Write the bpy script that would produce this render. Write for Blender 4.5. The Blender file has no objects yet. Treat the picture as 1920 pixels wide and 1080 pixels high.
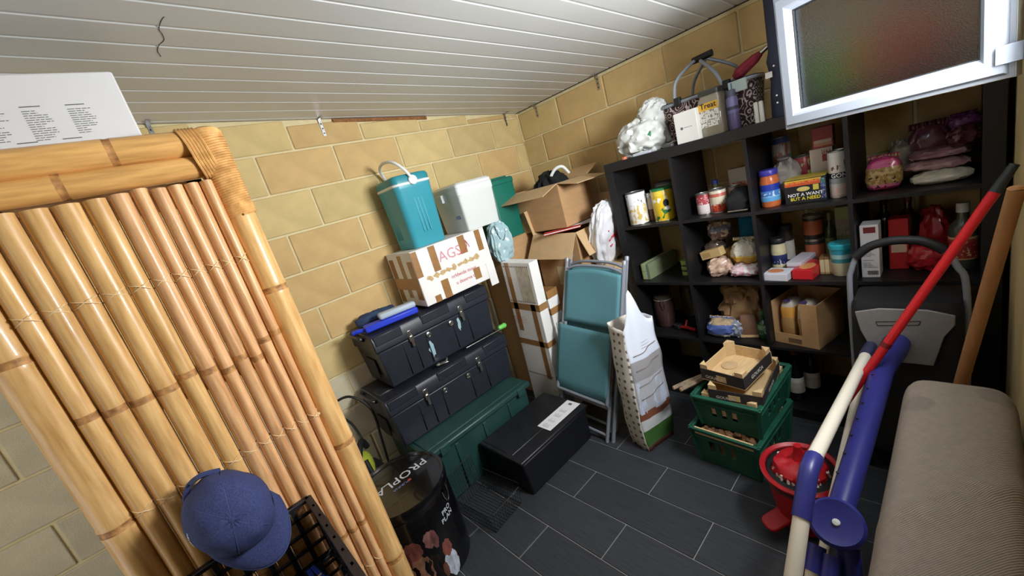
import bpy, bmesh, math, random
from mathutils import Vector, Matrix, noise
random.seed(7)
S = bpy.context.scene
COL = S.collection
PI = math.pi
R = math.radians

# ------------------------------------------------------------------ camera
cam_d = bpy.data.cameras.new('camera'); cam = bpy.data.objects.new('camera', cam_d); COL.objects.link(cam)
cam_d.sensor_width = 36.0; cam_d.lens = 36.0 * 745.08 / 1920; cam_d.clip_start = 0.02
cam.matrix_world = Matrix(((0.65602648, -0.00575156, 0.75471596, 1.41181),
                           (0.70430452, 0.36407025, -0.60943251, -2.05921),
                           (-0.27126444, 0.93135373, 0.24289057, 1.53024),
                           (0, 0, 0, 1)))
S.camera = cam
# ------------------------------------------------------------------ world, lights, exposure
S.view_settings.view_transform = 'Standard'; S.view_settings.look = 'None'
S.view_settings.gamma = 1.0; S.view_settings.use_curve_mapping = False
S.view_settings.exposure = 0.0
W = bpy.data.worlds.new('world'); S.world = W; W.use_nodes = True
W.node_tree.nodes['Background'].inputs[0].default_value = (0.80, 0.90, 1.0, 1)
W.node_tree.nodes['Background'].inputs[1].default_value = 0.35

def area(name, loc, target, sx, sy, power, color):
    l = bpy.data.lights.new(name, 'AREA'); l.shape = 'RECTANGLE'; l.size = sx; l.size_y = sy
    l.energy = power; l.color = color
    o = bpy.data.objects.new(name, l); COL.objects.link(o); o.location = loc
    o.rotation_euler = (Vector(target) - Vector(loc)).to_track_quat('-Z', 'Y').to_euler()
    return o
# daylight through the open window in the right wall and the open doorway behind the camera
area('window_daylight', (1.60, -0.75, 1.68), (0.65, -1.12, 1.60), 0.55, 0.46, 78, (0.95, 0.975, 1.0))
area('doorway_daylight', (0.0, -3.38, 1.15), (-0.9, -2.6, 1.0), 0.9, 2.0, 10, (1.0, 0.97, 0.93))

# ------------------------------------------------------------------ materials
def lin(c):
    r = []
    for v in c[:3]:
        v = v / 255.0
        r.append(v / 12.92 if v <= 0.04045 else ((v + 0.055) / 1.055) ** 2.4)
    return (r[0], r[1], r[2], 1.0)
MATS = {}
def nd(nt, t, **kw):
    n = nt.nodes.new(t)
    for k, v in kw.items():
        setattr(n, k, v)
    return n
def mat(name, rgb, rough=0.5, metal=0.0, var=0.0, scale=20.0, bump=0.0, bscale=None, trans=0.0, alpha=1.0,
        stretch=(1, 1, 1), coat=0.0, rnd=0.0, rgb2=None, ior=1.45, coord='Object', spec=0.5, detail=3.0):
    if name in MATS: return MATS[name]
    m = bpy.data.materials.new(name); m.use_nodes = True; nt = m.node_tree
    b = nt.nodes['Principled BSDF']
    b.inputs['Base Color'].default_value = lin(rgb); b.inputs['Roughness'].default_value = rough
    b.inputs['Metallic'].default_value = metal; b.inputs['IOR'].default_value = ior
    b.inputs['Transmission Weight'].default_value = trans; b.inputs['Alpha'].default_value = alpha
    b.inputs['Coat Weight'].default_value = coat; b.inputs['Specular IOR Level'].default_value = spec
    tc = nd(nt, 'ShaderNodeTexCoord'); mp = nd(nt, 'ShaderNodeMapping'); mp.inputs['Scale'].default_value = stretch
    nt.links.new(tc.outputs[coord], mp.inputs['Vector'])
    if var or rgb2:
        n = nd(nt, 'ShaderNodeTexNoise'); n.inputs['Scale'].default_value = scale; n.inputs['Detail'].default_value = detail
        nt.links.new(mp.outputs[0], n.inputs['Vector'])
        r = nd(nt, 'ShaderNodeValToRGB'); e = r.color_ramp.elements
        e[0].position = 0.3; e[1].position = 0.7
        c = lin(rgb); c2 = lin(rgb2) if rgb2 else c
        e[0].color = (c[0] * (1 - var), c[1] * (1 - var), c[2] * (1 - var), 1)
        e[1].color = (min(1, c2[0] * (1 + var)), min(1, c2[1] * (1 + var)), min(1, c2[2] * (1 + var)), 1)
        nt.links.new(n.outputs['Fac'], r.inputs[0]); out = r.outputs[0]
    else:
        out = None
    if rnd:
        oi = nd(nt, 'ShaderNodeObjectInfo'); hs = nd(nt, 'ShaderNodeHueSaturation')
        mr = nd(nt, 'ShaderNodeMapRange'); mr.inputs['To Min'].default_value = 1 - rnd; mr.inputs['To Max'].default_value = 1 + rnd
        nt.links.new(oi.outputs['Random'], mr.inputs['Value']); nt.links.new(mr.outputs[0], hs.inputs['Value'])
        if out: nt.links.new(out, hs.inputs['Color'])
        else: hs.inputs['Color'].default_value = lin(rgb)
        out = hs.outputs[0]
    if out: nt.links.new(out, b.inputs['Base Color'])
    if bump:
        n2 = nd(nt, 'ShaderNodeTexNoise'); n2.inputs['Scale'].default_value = bscale or scale * 3; n2.inputs['Detail'].default_value = 4
        nt.links.new(mp.outputs[0], n2.inputs['Vector'])
        bp = nd(nt, 'ShaderNodeBump'); bp.inputs['Strength'].default_value = bump; bp.inputs['Distance'].default_value = 0.01
        nt.links.new(n2.outputs['Fac'], bp.inputs['Height']); nt.links.new(bp.outputs[0], b.inputs['Normal'])
    MATS[name] = m
    return m
def band_mat(name, bands, rough=0.4, blot=None, axis=2, metal=0.0, coat=0.0):
    """printed packaging: constant colour bands along one axis of the object's bounds, plus printed blotches"""
    if name in MATS: return MATS[name]
    m = bpy.data.materials.new(name); m.use_nodes = True; nt = m.node_tree; b = nt.nodes['Principled BSDF']
    b.inputs['Roughness'].default_value = rough; b.inputs['Metallic'].default_value = metal; b.inputs['Coat Weight'].default_value = coat
    tc = nd(nt, 'ShaderNodeTexCoord'); sp = nd(nt, 'ShaderNodeSeparateXYZ'); nt.links.new(tc.outputs['Generated'], sp.inputs[0])
    r = nd(nt, 'ShaderNodeValToRGB'); cr = r.color_ramp; cr.interpolation = 'CONSTANT'
    nt.links.new(sp.outputs[axis], r.inputs[0])
    cr.elements[0].position = 0.0; cr.elements[0].color = lin(bands[0][1])
    cr.elements.remove(cr.elements[1])
    for p, c in bands[1:]:
        e = cr.elements.new(p); e.color = lin(c)
    out = r.outputs[0]
    for (c, sc, th, lo, hi) in (blot or []):
        n = nd(nt, 'ShaderNodeTexNoise'); n.inputs['Scale'].default_value = sc; n.inputs['Detail'].default_value = 2
        nt.links.new(tc.outputs['Generated'], n.inputs['Vector'])
        g = nd(nt, 'ShaderNodeMath', operation='GREATER_THAN'); g.inputs[1].default_value = th; nt.links.new(n.outputs['Fac'], g.inputs[0])
        g2 = nd(nt, 'ShaderNodeMath', operation='GREATER_THAN'); g2.inputs[1].default_value = lo; nt.links.new(sp.outputs[axis], g2.inputs[0])
        g3 = nd(nt, 'ShaderNodeMath', operation='LESS_THAN'); g3.inputs[1].default_value = hi; nt.links.new(sp.outputs[axis], g3.inputs[0])
        m1 = nd(nt, 'ShaderNodeMath', operation='MULTIPLY'); nt.links.new(g.outputs[0], m1.inputs[0]); nt.links.new(g2.outputs[0], m1.inputs[1])
        m2 = nd(nt, 'ShaderNodeMath', operation='MULTIPLY'); nt.links.new(m1.outputs[0], m2.inputs[0]); nt.links.new(g3.outputs[0], m2.inputs[1])
        mx = nd(nt, 'ShaderNodeMix', data_type='RGBA'); nt.links.new(m2.outputs[0], mx.inputs['Factor'])
        nt.links.new(out, mx.inputs['A']); mx.inputs['B'].default_value = lin(c); out = mx.outputs['Result']
    nt.links.new(out, b.inputs['Base Color'])
    MATS[name] = m
    return m

# ------------------------------------------------------------------ geometry helpers
class G:
    def __init__(s): s.v = []; s.f = []; s.mi = []; s.cur = 0
    def add(s, vs, fs):
        o = len(s.v); s.v += [tuple(v) for v in vs]
        for f in fs: s.f.append([i + o for i in f]); s.mi.append(s.cur)
        return s
    def box(s, c, d, rz=0, m=None):
        x, y, z = d[0] / 2, d[1] / 2, d[2] / 2
        vs = [Vector((a * x, b * y, e * z)) for e in (-1, 1) for b in (-1, 1) for a in (-1, 1)]
        mm = m or Matrix.Rotation(rz, 3, 'Z')
        vs = [mm @ v + Vector(c) for v in vs]
        return s.add(vs, [(0, 2, 3, 1), (4, 5, 7, 6), (0, 1, 5, 4), (2, 6, 7, 3), (0, 4, 6, 2), (1, 3, 7, 5)])
    def b2(s, lo, hi):
        return s.box([(a + b) / 2 for a, b in zip(lo, hi)], [b - a for a, b in zip(lo, hi)])
    def grid(s, fn, nu, nv, cu=False, cv=False):
        vs = [fn(i / nu, j / nv) for j in range(nv + (0 if cv else 1)) for i in range(nu + (0 if cu else 1))]
        w = nu + (0 if cu else 1); h = nv + (0 if cv else 1); fs = []
        for j in range(nv):
            for i in range(nu):
                i2 = (i + 1) % w; j2 = (j + 1) % h
                fs.append((j * w + i, j * w + i2, j2 * w + i2, j2 * w + i))
        return s.add(vs, fs)
    def lathe(s, prof, seg=24, c=(0, 0, 0), sx=1, sy=1, m=None):
        vs = []; fs = []; n = len(prof)
        for r, z in prof:
            for k in range(seg):
                a = 2 * PI * k / seg; v = Vector((r * sx * math.cos(a), r * sy * math.sin(a), z))
                if m: v = m @ v
                vs.append(v + Vector(c))
        for j in range(n - 1):
            for k in range(seg):
                k2 = (k + 1) % seg; fs.append((j * seg + k, j * seg + k2, (j + 1) * seg + k2, (j + 1) * seg + k))
        if prof[0][0] > 1e-5: fs.append(tuple(reversed(range(seg))))
        if prof[-1][0] > 1e-5: fs.append(tuple(range((n - 1) * seg, n * seg)))
        return s.add(vs, fs)
    def tube(s, pts, r, seg=8, closed=False):
        P = [Vector(p) for p in pts]; n = len(P); rs = r if isinstance(r, (list, tuple)) else [r] * n
        vs = []; fs = []; up = None
        for i in range(n):
            if closed: t = P[(i + 1) % n] - P[i - 1]
            else: t = P[min(i + 1, n - 1)] - P[max(i - 1, 0)]
            t.normalize()
            if up is None:
                up = Vector((0, 0, 1)) if abs(t.z) < 0.9 else Vector((1, 0, 0))
            a = t.cross(up)
            if a.length < 1e-6: a = t.orthogonal()
            a.normalize(); b = a.cross(t).normalized(); up = b
            for k in range(seg):
                th = 2 * PI * k / seg; vs.append(P[i] + (a * math.cos(th) + b * math.sin(th)) * rs[i])
        m = n if closed else n - 1
        for i in range(m):
            i2 = (i + 1) % n
            for k in range(seg):
                k2 = (k + 1) % seg; fs.append((i * seg + k, i * seg + k2, i2 * seg + k2, i2 * seg + k))
        if not closed: fs += [tuple(reversed(range(seg))), tuple(range((n - 1) * seg, n * seg))]
        return s.add(vs, fs)
    def bar(s, a, b, w, h=None):
        a = Vector(a); b = Vector(b); d = b - a; q = d.to_track_quat('X', 'Z').to_matrix()
        return s.box((a + b) / 2, (d.length, w, h or w), m=q)
    def prism(s, pts, z0, z1, fn=None):
        fn = fn or (lambda x, y, z: (x, y, z)); n = len(pts)
        vs = [fn(x, y, z0) for x, y in pts] + [fn(x, y, z1) for x, y in pts]
        fs = [tuple(reversed(range(n))), tuple(range(n, 2 * n))] + [(i, (i + 1) % n, n + (i + 1) % n, n + i) for i in range(n)]
        return s.add(vs, fs)
    def build(s, name, m, parent=None, loc=(0, 0, 0), rot=(0, 0, 0), bevel=0, seg=2, smooth=True, ang=40, solid=0, sub=0):
        me = bpy.data.meshes.new(name); me.from_pydata([tuple(v) for v in s.v], [], s.f); me.update()
        bm = bmesh.new(); bm.from_mesh(me); bmesh.ops.recalc_face_normals(bm, faces=bm.faces); bm.to_mesh(me); bm.free()
        for mm in (m if isinstance(m, (list, tuple)) else [m]): me.materials.append(mm)
        if isinstance(m, (list, tuple)): me.polygons.foreach_set('material_index', s.mi)
        o = bpy.data.objects.new(name, me); COL.objects.link(o)
        if smooth:
            me.polygons.foreach_set('use_smooth', [True] * len(me.polygons)); me.set_sharp_from_angle(angle=R(ang))
        o.location = loc; o.rotation_euler = rot
        if parent: o.parent = parent
        if sub:
            q = o.modifiers.new('sub', 'SUBSURF'); q.levels = sub; q.render_levels = sub
        if solid:
            q = o.modifiers.new('solid', 'SOLIDIFY'); q.thickness = solid; q.offset = 0
        if bevel:
            q = o.modifiers.new('bevel', 'BEVEL'); q.width = bevel; q.segments = seg; q.limit_method = 'ANGLE'; q.angle_limit = R(35)
        return o
def tag(o, label, cat, group=None):
    o['label'] = label; o['category'] = cat
    if group: o['group'] = group
    return o
def thing(name, label, cat, loc=(0, 0, 0), rz=0, group=None, rot=None):
    o = bpy.data.objects.new(name, None); COL.objects.link(o); o.empty_display_size = 0.05
    o.location = loc; o.rotation_euler = rot or (0, 0, rz)
    return tag(o, label, cat, group)
def struct(o): o['kind'] = 'structure'; return o
def share(o, parent, loc, rot=(0, 0, 0), scale=None):
    c = o.copy(); COL.objects.link(c); c.parent = parent; c.location = loc; c.rotation_euler = rot
    if scale: c.scale = scale
    return c
def spline(pts, n=8, closed=False):
    P = [Vector(p) for p in pts]; out = []; m = len(P)
    for i in range(m if closed else m - 1):
        g = (lambda k: P[k % m]) if closed else (lambda k: P[max(0, min(m - 1, k))])
        p0, p1, p2, p3 = g(i - 1), g(i), g(i + 1), g(i + 2)
        for k in range(n):
            t = k / n
            out.append(0.5 * ((2 * p1) + (p2 - p0) * t + (2 * p0 - 5 * p1 + 4 * p2 - p3) * t * t + (3 * p1 - p0 - 3 * p2 + p3) * t ** 3))
    if not closed: out.append(P[-1])
    return out
def pillow(w, d, h, e=0.55, rough=0.0, ns=8.0, seed=0, nu=28, nv=16, taper=0.0, flat=True, ridge=0.0):
    """soft filled pack: superellipsoid sitting on z = 0 with crumples"""
    g = G()
    sg = lambda v, p: math.copysign(abs(v) ** p, v)
    def fn(u, v):
        a = 2 * PI * u; b = -PI / 2 + PI * v
        cb = sg(math.cos(b), e); x = cb * sg(math.cos(a), e); y = cb * sg(math.sin(a), e); z = sg(math.sin(b), 0.8)
        k = 1 - taper * max(0, z)
        p = Vector((x * w / 2 * k, y * d / 2 * k, z * h / 2))
        if rough:
            q = Vector((x, y, z)) * ns * 0.3 + Vector((seed * 3.1, seed * 1.7, seed))
            p += Vector((x / max(w, .05), y / max(d, .05), z / max(h, .05))).normalized() * (noise.noise(q) + 0.5 * noise.noise(q * 2.3)) * rough
        if ridge:
            q = Vector((x * 2.2, y * 2.2, z * 1.1)) + Vector((seed * 2.3, seed, seed * 1.9))
            n1 = 1 - 2.2 * abs(noise.noise(q)); n2 = 1 - 2.2 * abs(noise.noise(q * 2.3))
            p += Vector((x, y, z * 0.6)) * ridge * (n1 + 0.45 * n2)
        p.z = max(p.z + h / 2, 0.0 if flat else -9)
        return p
    return g.grid(fn, nu, nv, cu=True)
_TX = {}
def text_geo(s, size=1.0, bold=0.0):
    """lettering as flat triangles, centred, unit: cap height ~ size"""
    cu = bpy.data.curves.new('t', 'FONT'); cu.body = s; cu.size = size * 1.4; cu.align_x = 'CENTER'; cu.align_y = 'CENTER'
    cu.offset = bold * size; cu.resolution_u = 2
    o = bpy.data.objects.new('t', cu); COL.objects.link(o)
    dg = bpy.context.evaluated_depsgraph_get(); me = bpy.data.meshes.new_from_object(o.evaluated_get(dg))
    vs = [v.co.copy() for v in me.vertices]; fs = [tuple(p.vertices) for p in me.polygons]
    bpy.data.objects.remove(o); bpy.data.curves.remove(cu); bpy.data.meshes.remove(me)
    return vs, fs
def lettering(s, size, m, parent, fn, bold=0.0, name='lettering'):
    vs, fs = text_geo(s, size, bold)
    me = bpy.data.meshes.new(name); me.from_pydata([tuple(fn(v.x, v.y)) for v in vs], [], fs); me.update(); me.materials.append(m)
    o = bpy.data.objects.new(name, me); COL.objects.link(o); o.parent = parent
    return o
def plane_fn(o, ux, uy):
    o = Vector(o); ux = Vector(ux).normalized(); uy = Vector(uy).normalized()
    return lambda x, y: o + ux * x + uy * y
# ================================================================== the setting
LX, BY, RX, FY = -0.963, 0.40, 1.505, -3.30      # left wall, back wall, right wall, rear wall
CZ = lambda y: 2.046 + 0.0735 * (BY - y)          # pitched ceiling
M_block = mat('sand_block', (200, 178, 126), 0.95, var=0.08, scale=9, bump=0.25, bscale=160, rnd=0.07, spec=0.15)
M_blocko = mat('golden_block', (200, 170, 118), 0.95, var=0.08, scale=9, bump=0.25, bscale=160, rnd=0.07, spec=0.15)
M_blockg = mat('pale_block', (196, 186, 160), 0.95, var=0.08, scale=9, bump=0.25, bscale=160, rnd=0.05, spec=0.15)
M_mort = mat('mortar', (214, 200, 158), 0.95, var=0.06, scale=30, bump=0.2, bscale=120, spec=0.15)
M_plast = mat('wall_render', (198, 178, 128), 0.9, var=0.08, scale=5, bump=0.1, bscale=90)
M_tile = mat('dark_tile', (50, 53, 58), 0.5, var=0.22, scale=7, bump=0.05, bscale=40, stretch=(1.2, 14, 1), rnd=0.10)
M_grout = mat('grout', (150, 150, 148), 0.9, var=0.1, scale=60)
M_ceil = mat('pvc_panel', (204, 205, 203), 0.38, var=0.02, scale=3)
M_dark = mat('ceiling_joint', (196, 194, 188), 0.6)
M_white = mat('white_upvc', (148, 155, 166), 0.3, coat=0.1)
M_steel = mat('galvanised_steel', (176, 178, 180), 0.32, metal=1.0, var=0.15, scale=40)

# floor: grout bed and single tiles
g = G().b2((LX, FY - 0.3, -0.05), (RX, BY, -0.004)); floor = struct(g.build('floor', M_grout, smooth=False))
t0 = G().box((0, 0, -0.004), (0.590, 0.1925, 0.008)).build('tile', M_tile, floor, bevel=0.0012, seg=1, smooth=False)
first = True
for r in range(-6, 15):
    y1 = -0.625 - 0.1958 * r; yc = y1 - 0.0979
    off = 0.427 if r % 2 == 0 else 0.128
    for k in range(-4, 4):
        xa = off + 0.594 * k; xb = xa + 0.594
        lo, hi = max(xa + 0.0024, LX), min(xb - 0.0024, RX)
        ylo, yhi = max(yc - 0.0956, FY - 0.3), min(yc + 0.0956, BY)
        if hi - lo < 0.02 or yhi - ylo < 0.02: continue
        if first and hi - lo > 0.58 and yhi - ylo > .19: t0.location = ((lo + hi) / 2, (ylo + yhi) / 2, 0); first = False
        else: share(t0, floor, ((lo + hi) / 2, (ylo + yhi) / 2, 0), scale=((hi - lo) / 0.590, (yhi - ylo) / 0.1925, 1))

def block_wall(name, along, const, lo, hi, top, zs, offs, into, pale=None):
    """mortar backing with single blocks standing proud; along = 'x' or 'y'"""
    g = G()
    if along == 'y': g.prism([(lo, -0.05), (hi, -0.05), (hi, top(hi)), (lo, top(lo))], 0, 0.10, lambda a, b, c: (const - c * into - 0.004 * into, a, b))
    else: g.prism([(lo, -0.05), (hi, -0.05), (hi, top(hi)), (lo, top(lo))], 0, 0.10, lambda a, b, c: (a, const + c + 0.004, b))
    w = struct(g.build(name, M_mort, smooth=False))
    protos = {}
    for i in range(len(zs) - 1):
        z1, z0 = zs[i], zs[i + 1]; off = offs[i % 2]
        for k in range(-12, 12):
            a = off + 0.402 * k; b = a + 0.402
            a2, b2 = max(a, lo), min(b, hi)
            if b2 - a2 < 0.03: continue
            gap = 0.0055; zt = min(z1, min(top(a2), top(b2)) + 0.002)
            if zt - z0 < 0.02: continue
            zm = (z0 + zt) / 2; pm = M_blockg if (pale and pale((a2 + b2) / 2, zm)) else (M_blocko if random.random() < (0.75 if (along == 'x' or 0.98 < zm < 1.6) else 0.12) else M_block)
            d = (0.012, b2 - a2 - 2 * gap, zt - z0 - 2 * gap); 
            if along == 'x': d = (d[1], d[0], d[2])
            c = (const - 0.002 * into + 0.0 , (a2 + b2) / 2, (z0 + zt) / 2) if along == 'y' else ((a2 + b2) / 2, const + 0.002, (z0 + zt) / 2)
            key = (pm.name, round(d[0], 3), round(d[1], 3), round(d[2], 3))
            if key in protos: share(protos[key], w, c)
            else: protos[key] = G().box((0, 0, 0), d).build('block', pm, w, loc=c, bevel=0.005, seg=2)
    return w
zsL = [2.43, 2.222, 2.015, 1.812, 1.602, 1.391, 1.188, 0.983, 0.775, 0.567, 0.36, 0.152, -0.05]
block_wall('wall_left', 'y', LX, FY, BY, CZ, zsL, (-1.515, -1.315), 1, pale=lambda a, z: z < 0.77 or a < -2.35)
zsB = [2.235, 2.030, 1.828, 1.622, 1.416, 1.21, 1.004, 0.798, 0.592, 0.386, 0.18, -0.026]
block_wall('wall_back', 'x', BY, LX, RX, lambda a: CZ(BY), zsB, (0.054, 0.256), -1)
struct(G().b2((LX - 0.006, BY - 0.006, -0.05), (LX + 0.006, BY + 0.006, CZ(BY))).build('trim_3', M_mort, smooth=False))

# right wall with the window opening, rear wall with the doorway
WY0, WY1, WZ0, WZ1 = -1.035, -0.455, 1.425, 1.905
g = G()
g.b2((RX, FY, -0.05), (RX + 0.12, WY0, 2.4)); g.b2((RX, WY1, -0.05), (RX + 0.12, BY + 0.1, 2.4))
g.b2((RX, WY0, -0.05), (RX + 0.12, WY1, WZ0)); g.b2((RX, WY0, WZ1), (RX + 0.12, WY1, 2.4))
struct(g.build('wall_right', M_plast, smooth=False))
g = G(); g.b2((LX - 0.1, FY - 0.1, -0.05), (-0.5, FY, 2.45)); g.b2((0.5, FY - 0.1, -0.05), (RX + 0.12, FY, 2.45)); g.b2((-0.5, FY - 0.1, 2.12), (0.5, FY, 2.45))
struct(g.build('wall_rear', M_plast, smooth=False))

# pitched ceiling of plastic tongue-and-groove panels running down the slope
def cz_pt(x, y, d=0.0): return (x, y, CZ(y) + d)
g = G().prism([(LX - 0.1, FY - 0.1), (RX + 0.12, FY - 0.1), (RX + 0.12, BY + 0.1), (LX - 0.1, BY + 0.1)], 0.012, 0.06, cz_pt)
ceil = struct(g.build('ceiling', M_dark, smooth=False))
pw = 0.122
def panel_mesh(w):
    g = G(); e = 0.004
    prof = [(-w / 2 + 0.0002, 0.012), (-w / 2 + 0.0002, 0.003), (-w / 2 + 0.003, 0.0), (w / 2 - 0.012, 0.0), (w / 2 - 0.009, 0.0025), (w / 2 - 0.0002, 0.0025), (w / 2 - 0.0002, 0.012)]
    y0, y1 = FY, BY - 0.002
    return g.prism(prof, y0, y1, lambda a, b, y: (a, y, CZ(y) + b))
p0 = None
x = 0.05 + pw * (-9)
while x < RX:
    a, b = max(x, LX), min(x + pw, RX)
    if b - a > 0.02:
        if b - a > pw - 0.002:
            if p0 is None: p0 = panel_mesh(pw).build('ceiling_panel', M_ceil, ceil, loc=((a + b) / 2, 0, 0), smooth=False)
            else: share(p0, ceil, ((a + b) / 2, 0, 0))
        else: panel_mesh(b - a).build('ceiling_panel', M_ceil, ceil, loc=((a + b) / 2, 0, 0), smooth=False)
    x += pw
# dark crack across two panels
g = G(); cr = spline([(-0.02, -1.80, 0), (-0.08, -1.812, 0), (-0.15, -1.80, 0), (-0.2, -1.815, 0), (-0.27, -1.81, 0)], 4)
g.tube([(p.x, p.y + 0.004 * noise.noise(p * 40), CZ(p.y) - 0.0004) for p in cr], 0.0011, 4); g.build('crack', mat('crack', (80, 80, 82), 0.9), ceil)
# thin dark trim strip where ceiling meets the back wall
struct(G().b2((LX, BY - 0.006, CZ(BY) - 0.004), (RX, BY, CZ(BY) + 0.01)).build('trim_1', mat('dark_trim', (48, 40, 34), 0.8), smooth=False))
g = G(); g.box((0, 0, 0), (0.01, 0.62, 0.018), m=Matrix.Rotation(-math.atan(0.0735), 3, 'X'))
struct(g.build('trim_2', mat('rough_foam', (142, 96, 58), 0.95, var=0.3, scale=60, bump=0.6), loc=(LX + 0.004, -0.75, CZ(-0.75) - 0.012), smooth=False))

# perforated steel straps screwed where ceiling meets wall
def bracket(loc, rz, label):
    t = thing('wall_bracket', label, 'bracket', loc, rz, 'steel straps along the ceiling edge')
    g = G(); g.box((0, -0.001, -0.045), (0.016, 0.0015, 0.09)); g.box((0, -0.03, -0.0005), (0.016, 0.06, 0.0015)); g.build('strap', M_steel, t, smooth=False)
    s0 = None
    for z in (-0.025, -0.05, -0.075):
        if s0 is None: s0 = G().lathe([(0.0042, 0), (0.0035, 0.002), (0, 0.0026)], 10, m=Matrix.Rotation(PI / 2, 3, 'X')).build('screw', mat('screw', (70, 70, 72), 0.5, metal=1), t, loc=(0, -0.002, z))
        else: share(s0, t, (0, -0.002, z))
    return t
bracket((LX + 0.006, -1.86, CZ(-1.86) - 0.003), PI / 2, 'shiny steel strap on ceiling edge beside the white carton')
bracket((LX + 0.006, -1.13, CZ(-1.13) - 0.003), PI / 2, 'steel strap on left wall at end of the brown foam strip')
bracket((LX + 0.006, 0.26, CZ(0.26) - 0.003), PI / 2, 'dark steel strap on left wall just before the room corner')
bracket((-0.745, BY - 0.006, CZ(BY) - 0.005), 0, 'steel strap on back wall just right of the room corner')
bracket((-0.18, BY - 0.006, CZ(BY) - 0.005), 0, 'steel strap on back wall highest above the cardboard boxes')

# window: outer frame in the opening, sash swung into the room on its hinges
win = bpy.data.objects.new('window_1', None); COL.objects.link(win); struct(win)
g = G(); fw = 0.045
for a, b in (((RX - 0.012, WY0, WZ0), (RX + 0.07, WY1, WZ0 + fw)), ((RX - 0.012, WY0, WZ1 - fw), (RX + 0.07, WY1, WZ1)), ((RX - 0.012, WY0, WZ0 + fw), (RX + 0.07, WY0 + fw, WZ1 - fw)), ((RX - 0.012, WY1 - fw, WZ0 + fw), (RX + 0.07, WY1, WZ1 - fw))): g.b2(a, b)
g.build('outer_frame', M_white, win, bevel=0.003)
sw, sh = 0.547, 0.429
sd = Vector((-0.939, 0.344, 0)).normalized()     # hinge -> free edge
sn = Vector((-0.344, -0.939, 0))                  # face towards the camera
so = Vector((1.476, -0.450, 1.445))
def sash_pt(u, v, d): return so + sd * u + Vector((0, 0, 1)) * v + sn * d
def ring(g, loops):
    """frame of square loops (inset, depth) swept round the sash"""
    vs = []; fs = []
    for ins, d in loops:
        for u, v in ((ins, ins), (sw - ins, ins), (sw - ins, sh - ins), (ins, sh - ins)): vs.append(sash_pt(u, v, d))
    n = len(loops)
    for j in range(n):
        j2 = (j + 1) % n
        for k in range(4): fs.append((j * 4 + k, j * 4 + (k + 1) % 4, j2 * 4 + (k + 1) % 4, j2 * 4 + k))
    g.add(vs, fs)
g = G(); ring(g, [(0.0, -0.045), (0.0, -0.014), (0.009, -0.012), (0.010, -0.006), (0.014, 0.0), (0.040, 0.004), (0.046, 0.002), (0.058, -0.014), (0.058, -0.024), (0.058, -0.045)])
sash = g.build('sash_frame', M_white, win, ang=25)
g = G(); ring(g, [(-0.0015, -0.046), (-0.0015, -0.016), (0.004, -0.015), (0.004, -0.046)]); g.build('rubber_seal', mat('seal_grey', (196, 192, 176), 0.5), sash, ang=25)
g = G(); ring(g, [(0.057, -0.013), (0.0605, -0.013), (0.0605, -0.028), (0.057, -0.028)]); g.build('glazing_gasket', mat('gasket_black', (40, 42, 44), 0.6), sash, ang=25)
M_frost = mat('frosted_glass', (206, 210, 214), 0.15, trans=1.0, bump=0.4, bscale=260, ior=1.3)
g = G(); vs = [sash_pt(u, v, d) for d in (-0.020, -0.024) for u, v in ((0.058, 0.058), (sw - 0.058, 0.058), (sw - 0.058, sh - 0.058), (0.058, sh - 0.058))]
g.add(vs, [(0, 1, 2, 3), (7, 6, 5, 4), (0, 4, 5, 1), (1, 5, 6, 2), (2, 6, 7, 3), (3, 7, 4, 0)]); g.build('pane', M_frost, win, smooth=False)
def hinge(v):
    g = G(); c = sash_pt(0.012, v, 0.004); q = Matrix((sd, sn, Vector((0, 0, 1)))).transposed()
    g.box(c + sn * 0.003 - sd * 0.01, (0.045, 0.006, 0.042), m=q); h = g.build('hinge', M_white, win, bevel=0.001)
    g = G(); p = sash_pt(-0.030, v, 0.006); g.lathe([(0.0, -0.024), (0.007, -0.024), (0.007, 0.05), (0, 0.05)], 14, c=p); g.build('hinge_pin', M_white, h)
    g = G(); g.box((RX - 0.008, p.y - 0.03, p.z + 0.03), (0.012, 0.06, 0.036)); g.build('wall_plate', M_white, h, bevel=0.002)
hinge(0.055); hinge(0.36)
# added conduit behind the sash, standing in for the white streak in the pane
tag(G().tube([(0.86, BY - 0.022, 1.806), (1.5, BY - 0.022, 1.835)], 0.020, 12).build('streak_conduit', mat('streak_white', (228, 228, 224), 0.4)), 'added white conduit on back wall standing in for the white streak in the frosted pane', 'conduit')

# ================================================================== shelf unit
M_blk = mat('black_brown_veneer', (25, 24, 26), 0.42, var=0.15, scale=6, stretch=(1, 1, 10), bump=0.03, bscale=60)
SWD, OT, CE, TH, SDP = 1.488, 0.05, 0.335, 0.016, 0.385
shelf = thing('cube_shelf', 'large black four by four cube shelving unit against back wall', 'shelf')
G().b2((0, 0, SWD - OT), (SWD, SDP, SWD)).build('top_board', M_blk, shelf, bevel=0.001, smooth=False)
G().b2((0, 0, 0), (SWD, SDP, OT)).build('bottom_board', M_blk, shelf, bevel=0.001, smooth=False)
for xx in (0, SWD - OT): G().b2((xx, 0, OT), (xx + OT, SDP, SWD - OT)).build('side_panel', M_blk, shelf, bevel=0.001, smooth=False)
SB = [SWD - OT - CE - i * (CE + TH) for i in range(3)] + [OT]      # resting heights of rows 1..4
for i in range(3): G().b2((OT, 0.001, SB[i] - TH), (SWD - OT, SDP - 0.001, SB[i])).build('shelf_board', M_blk, shelf, bevel=0.0008, smooth=False)
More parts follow.
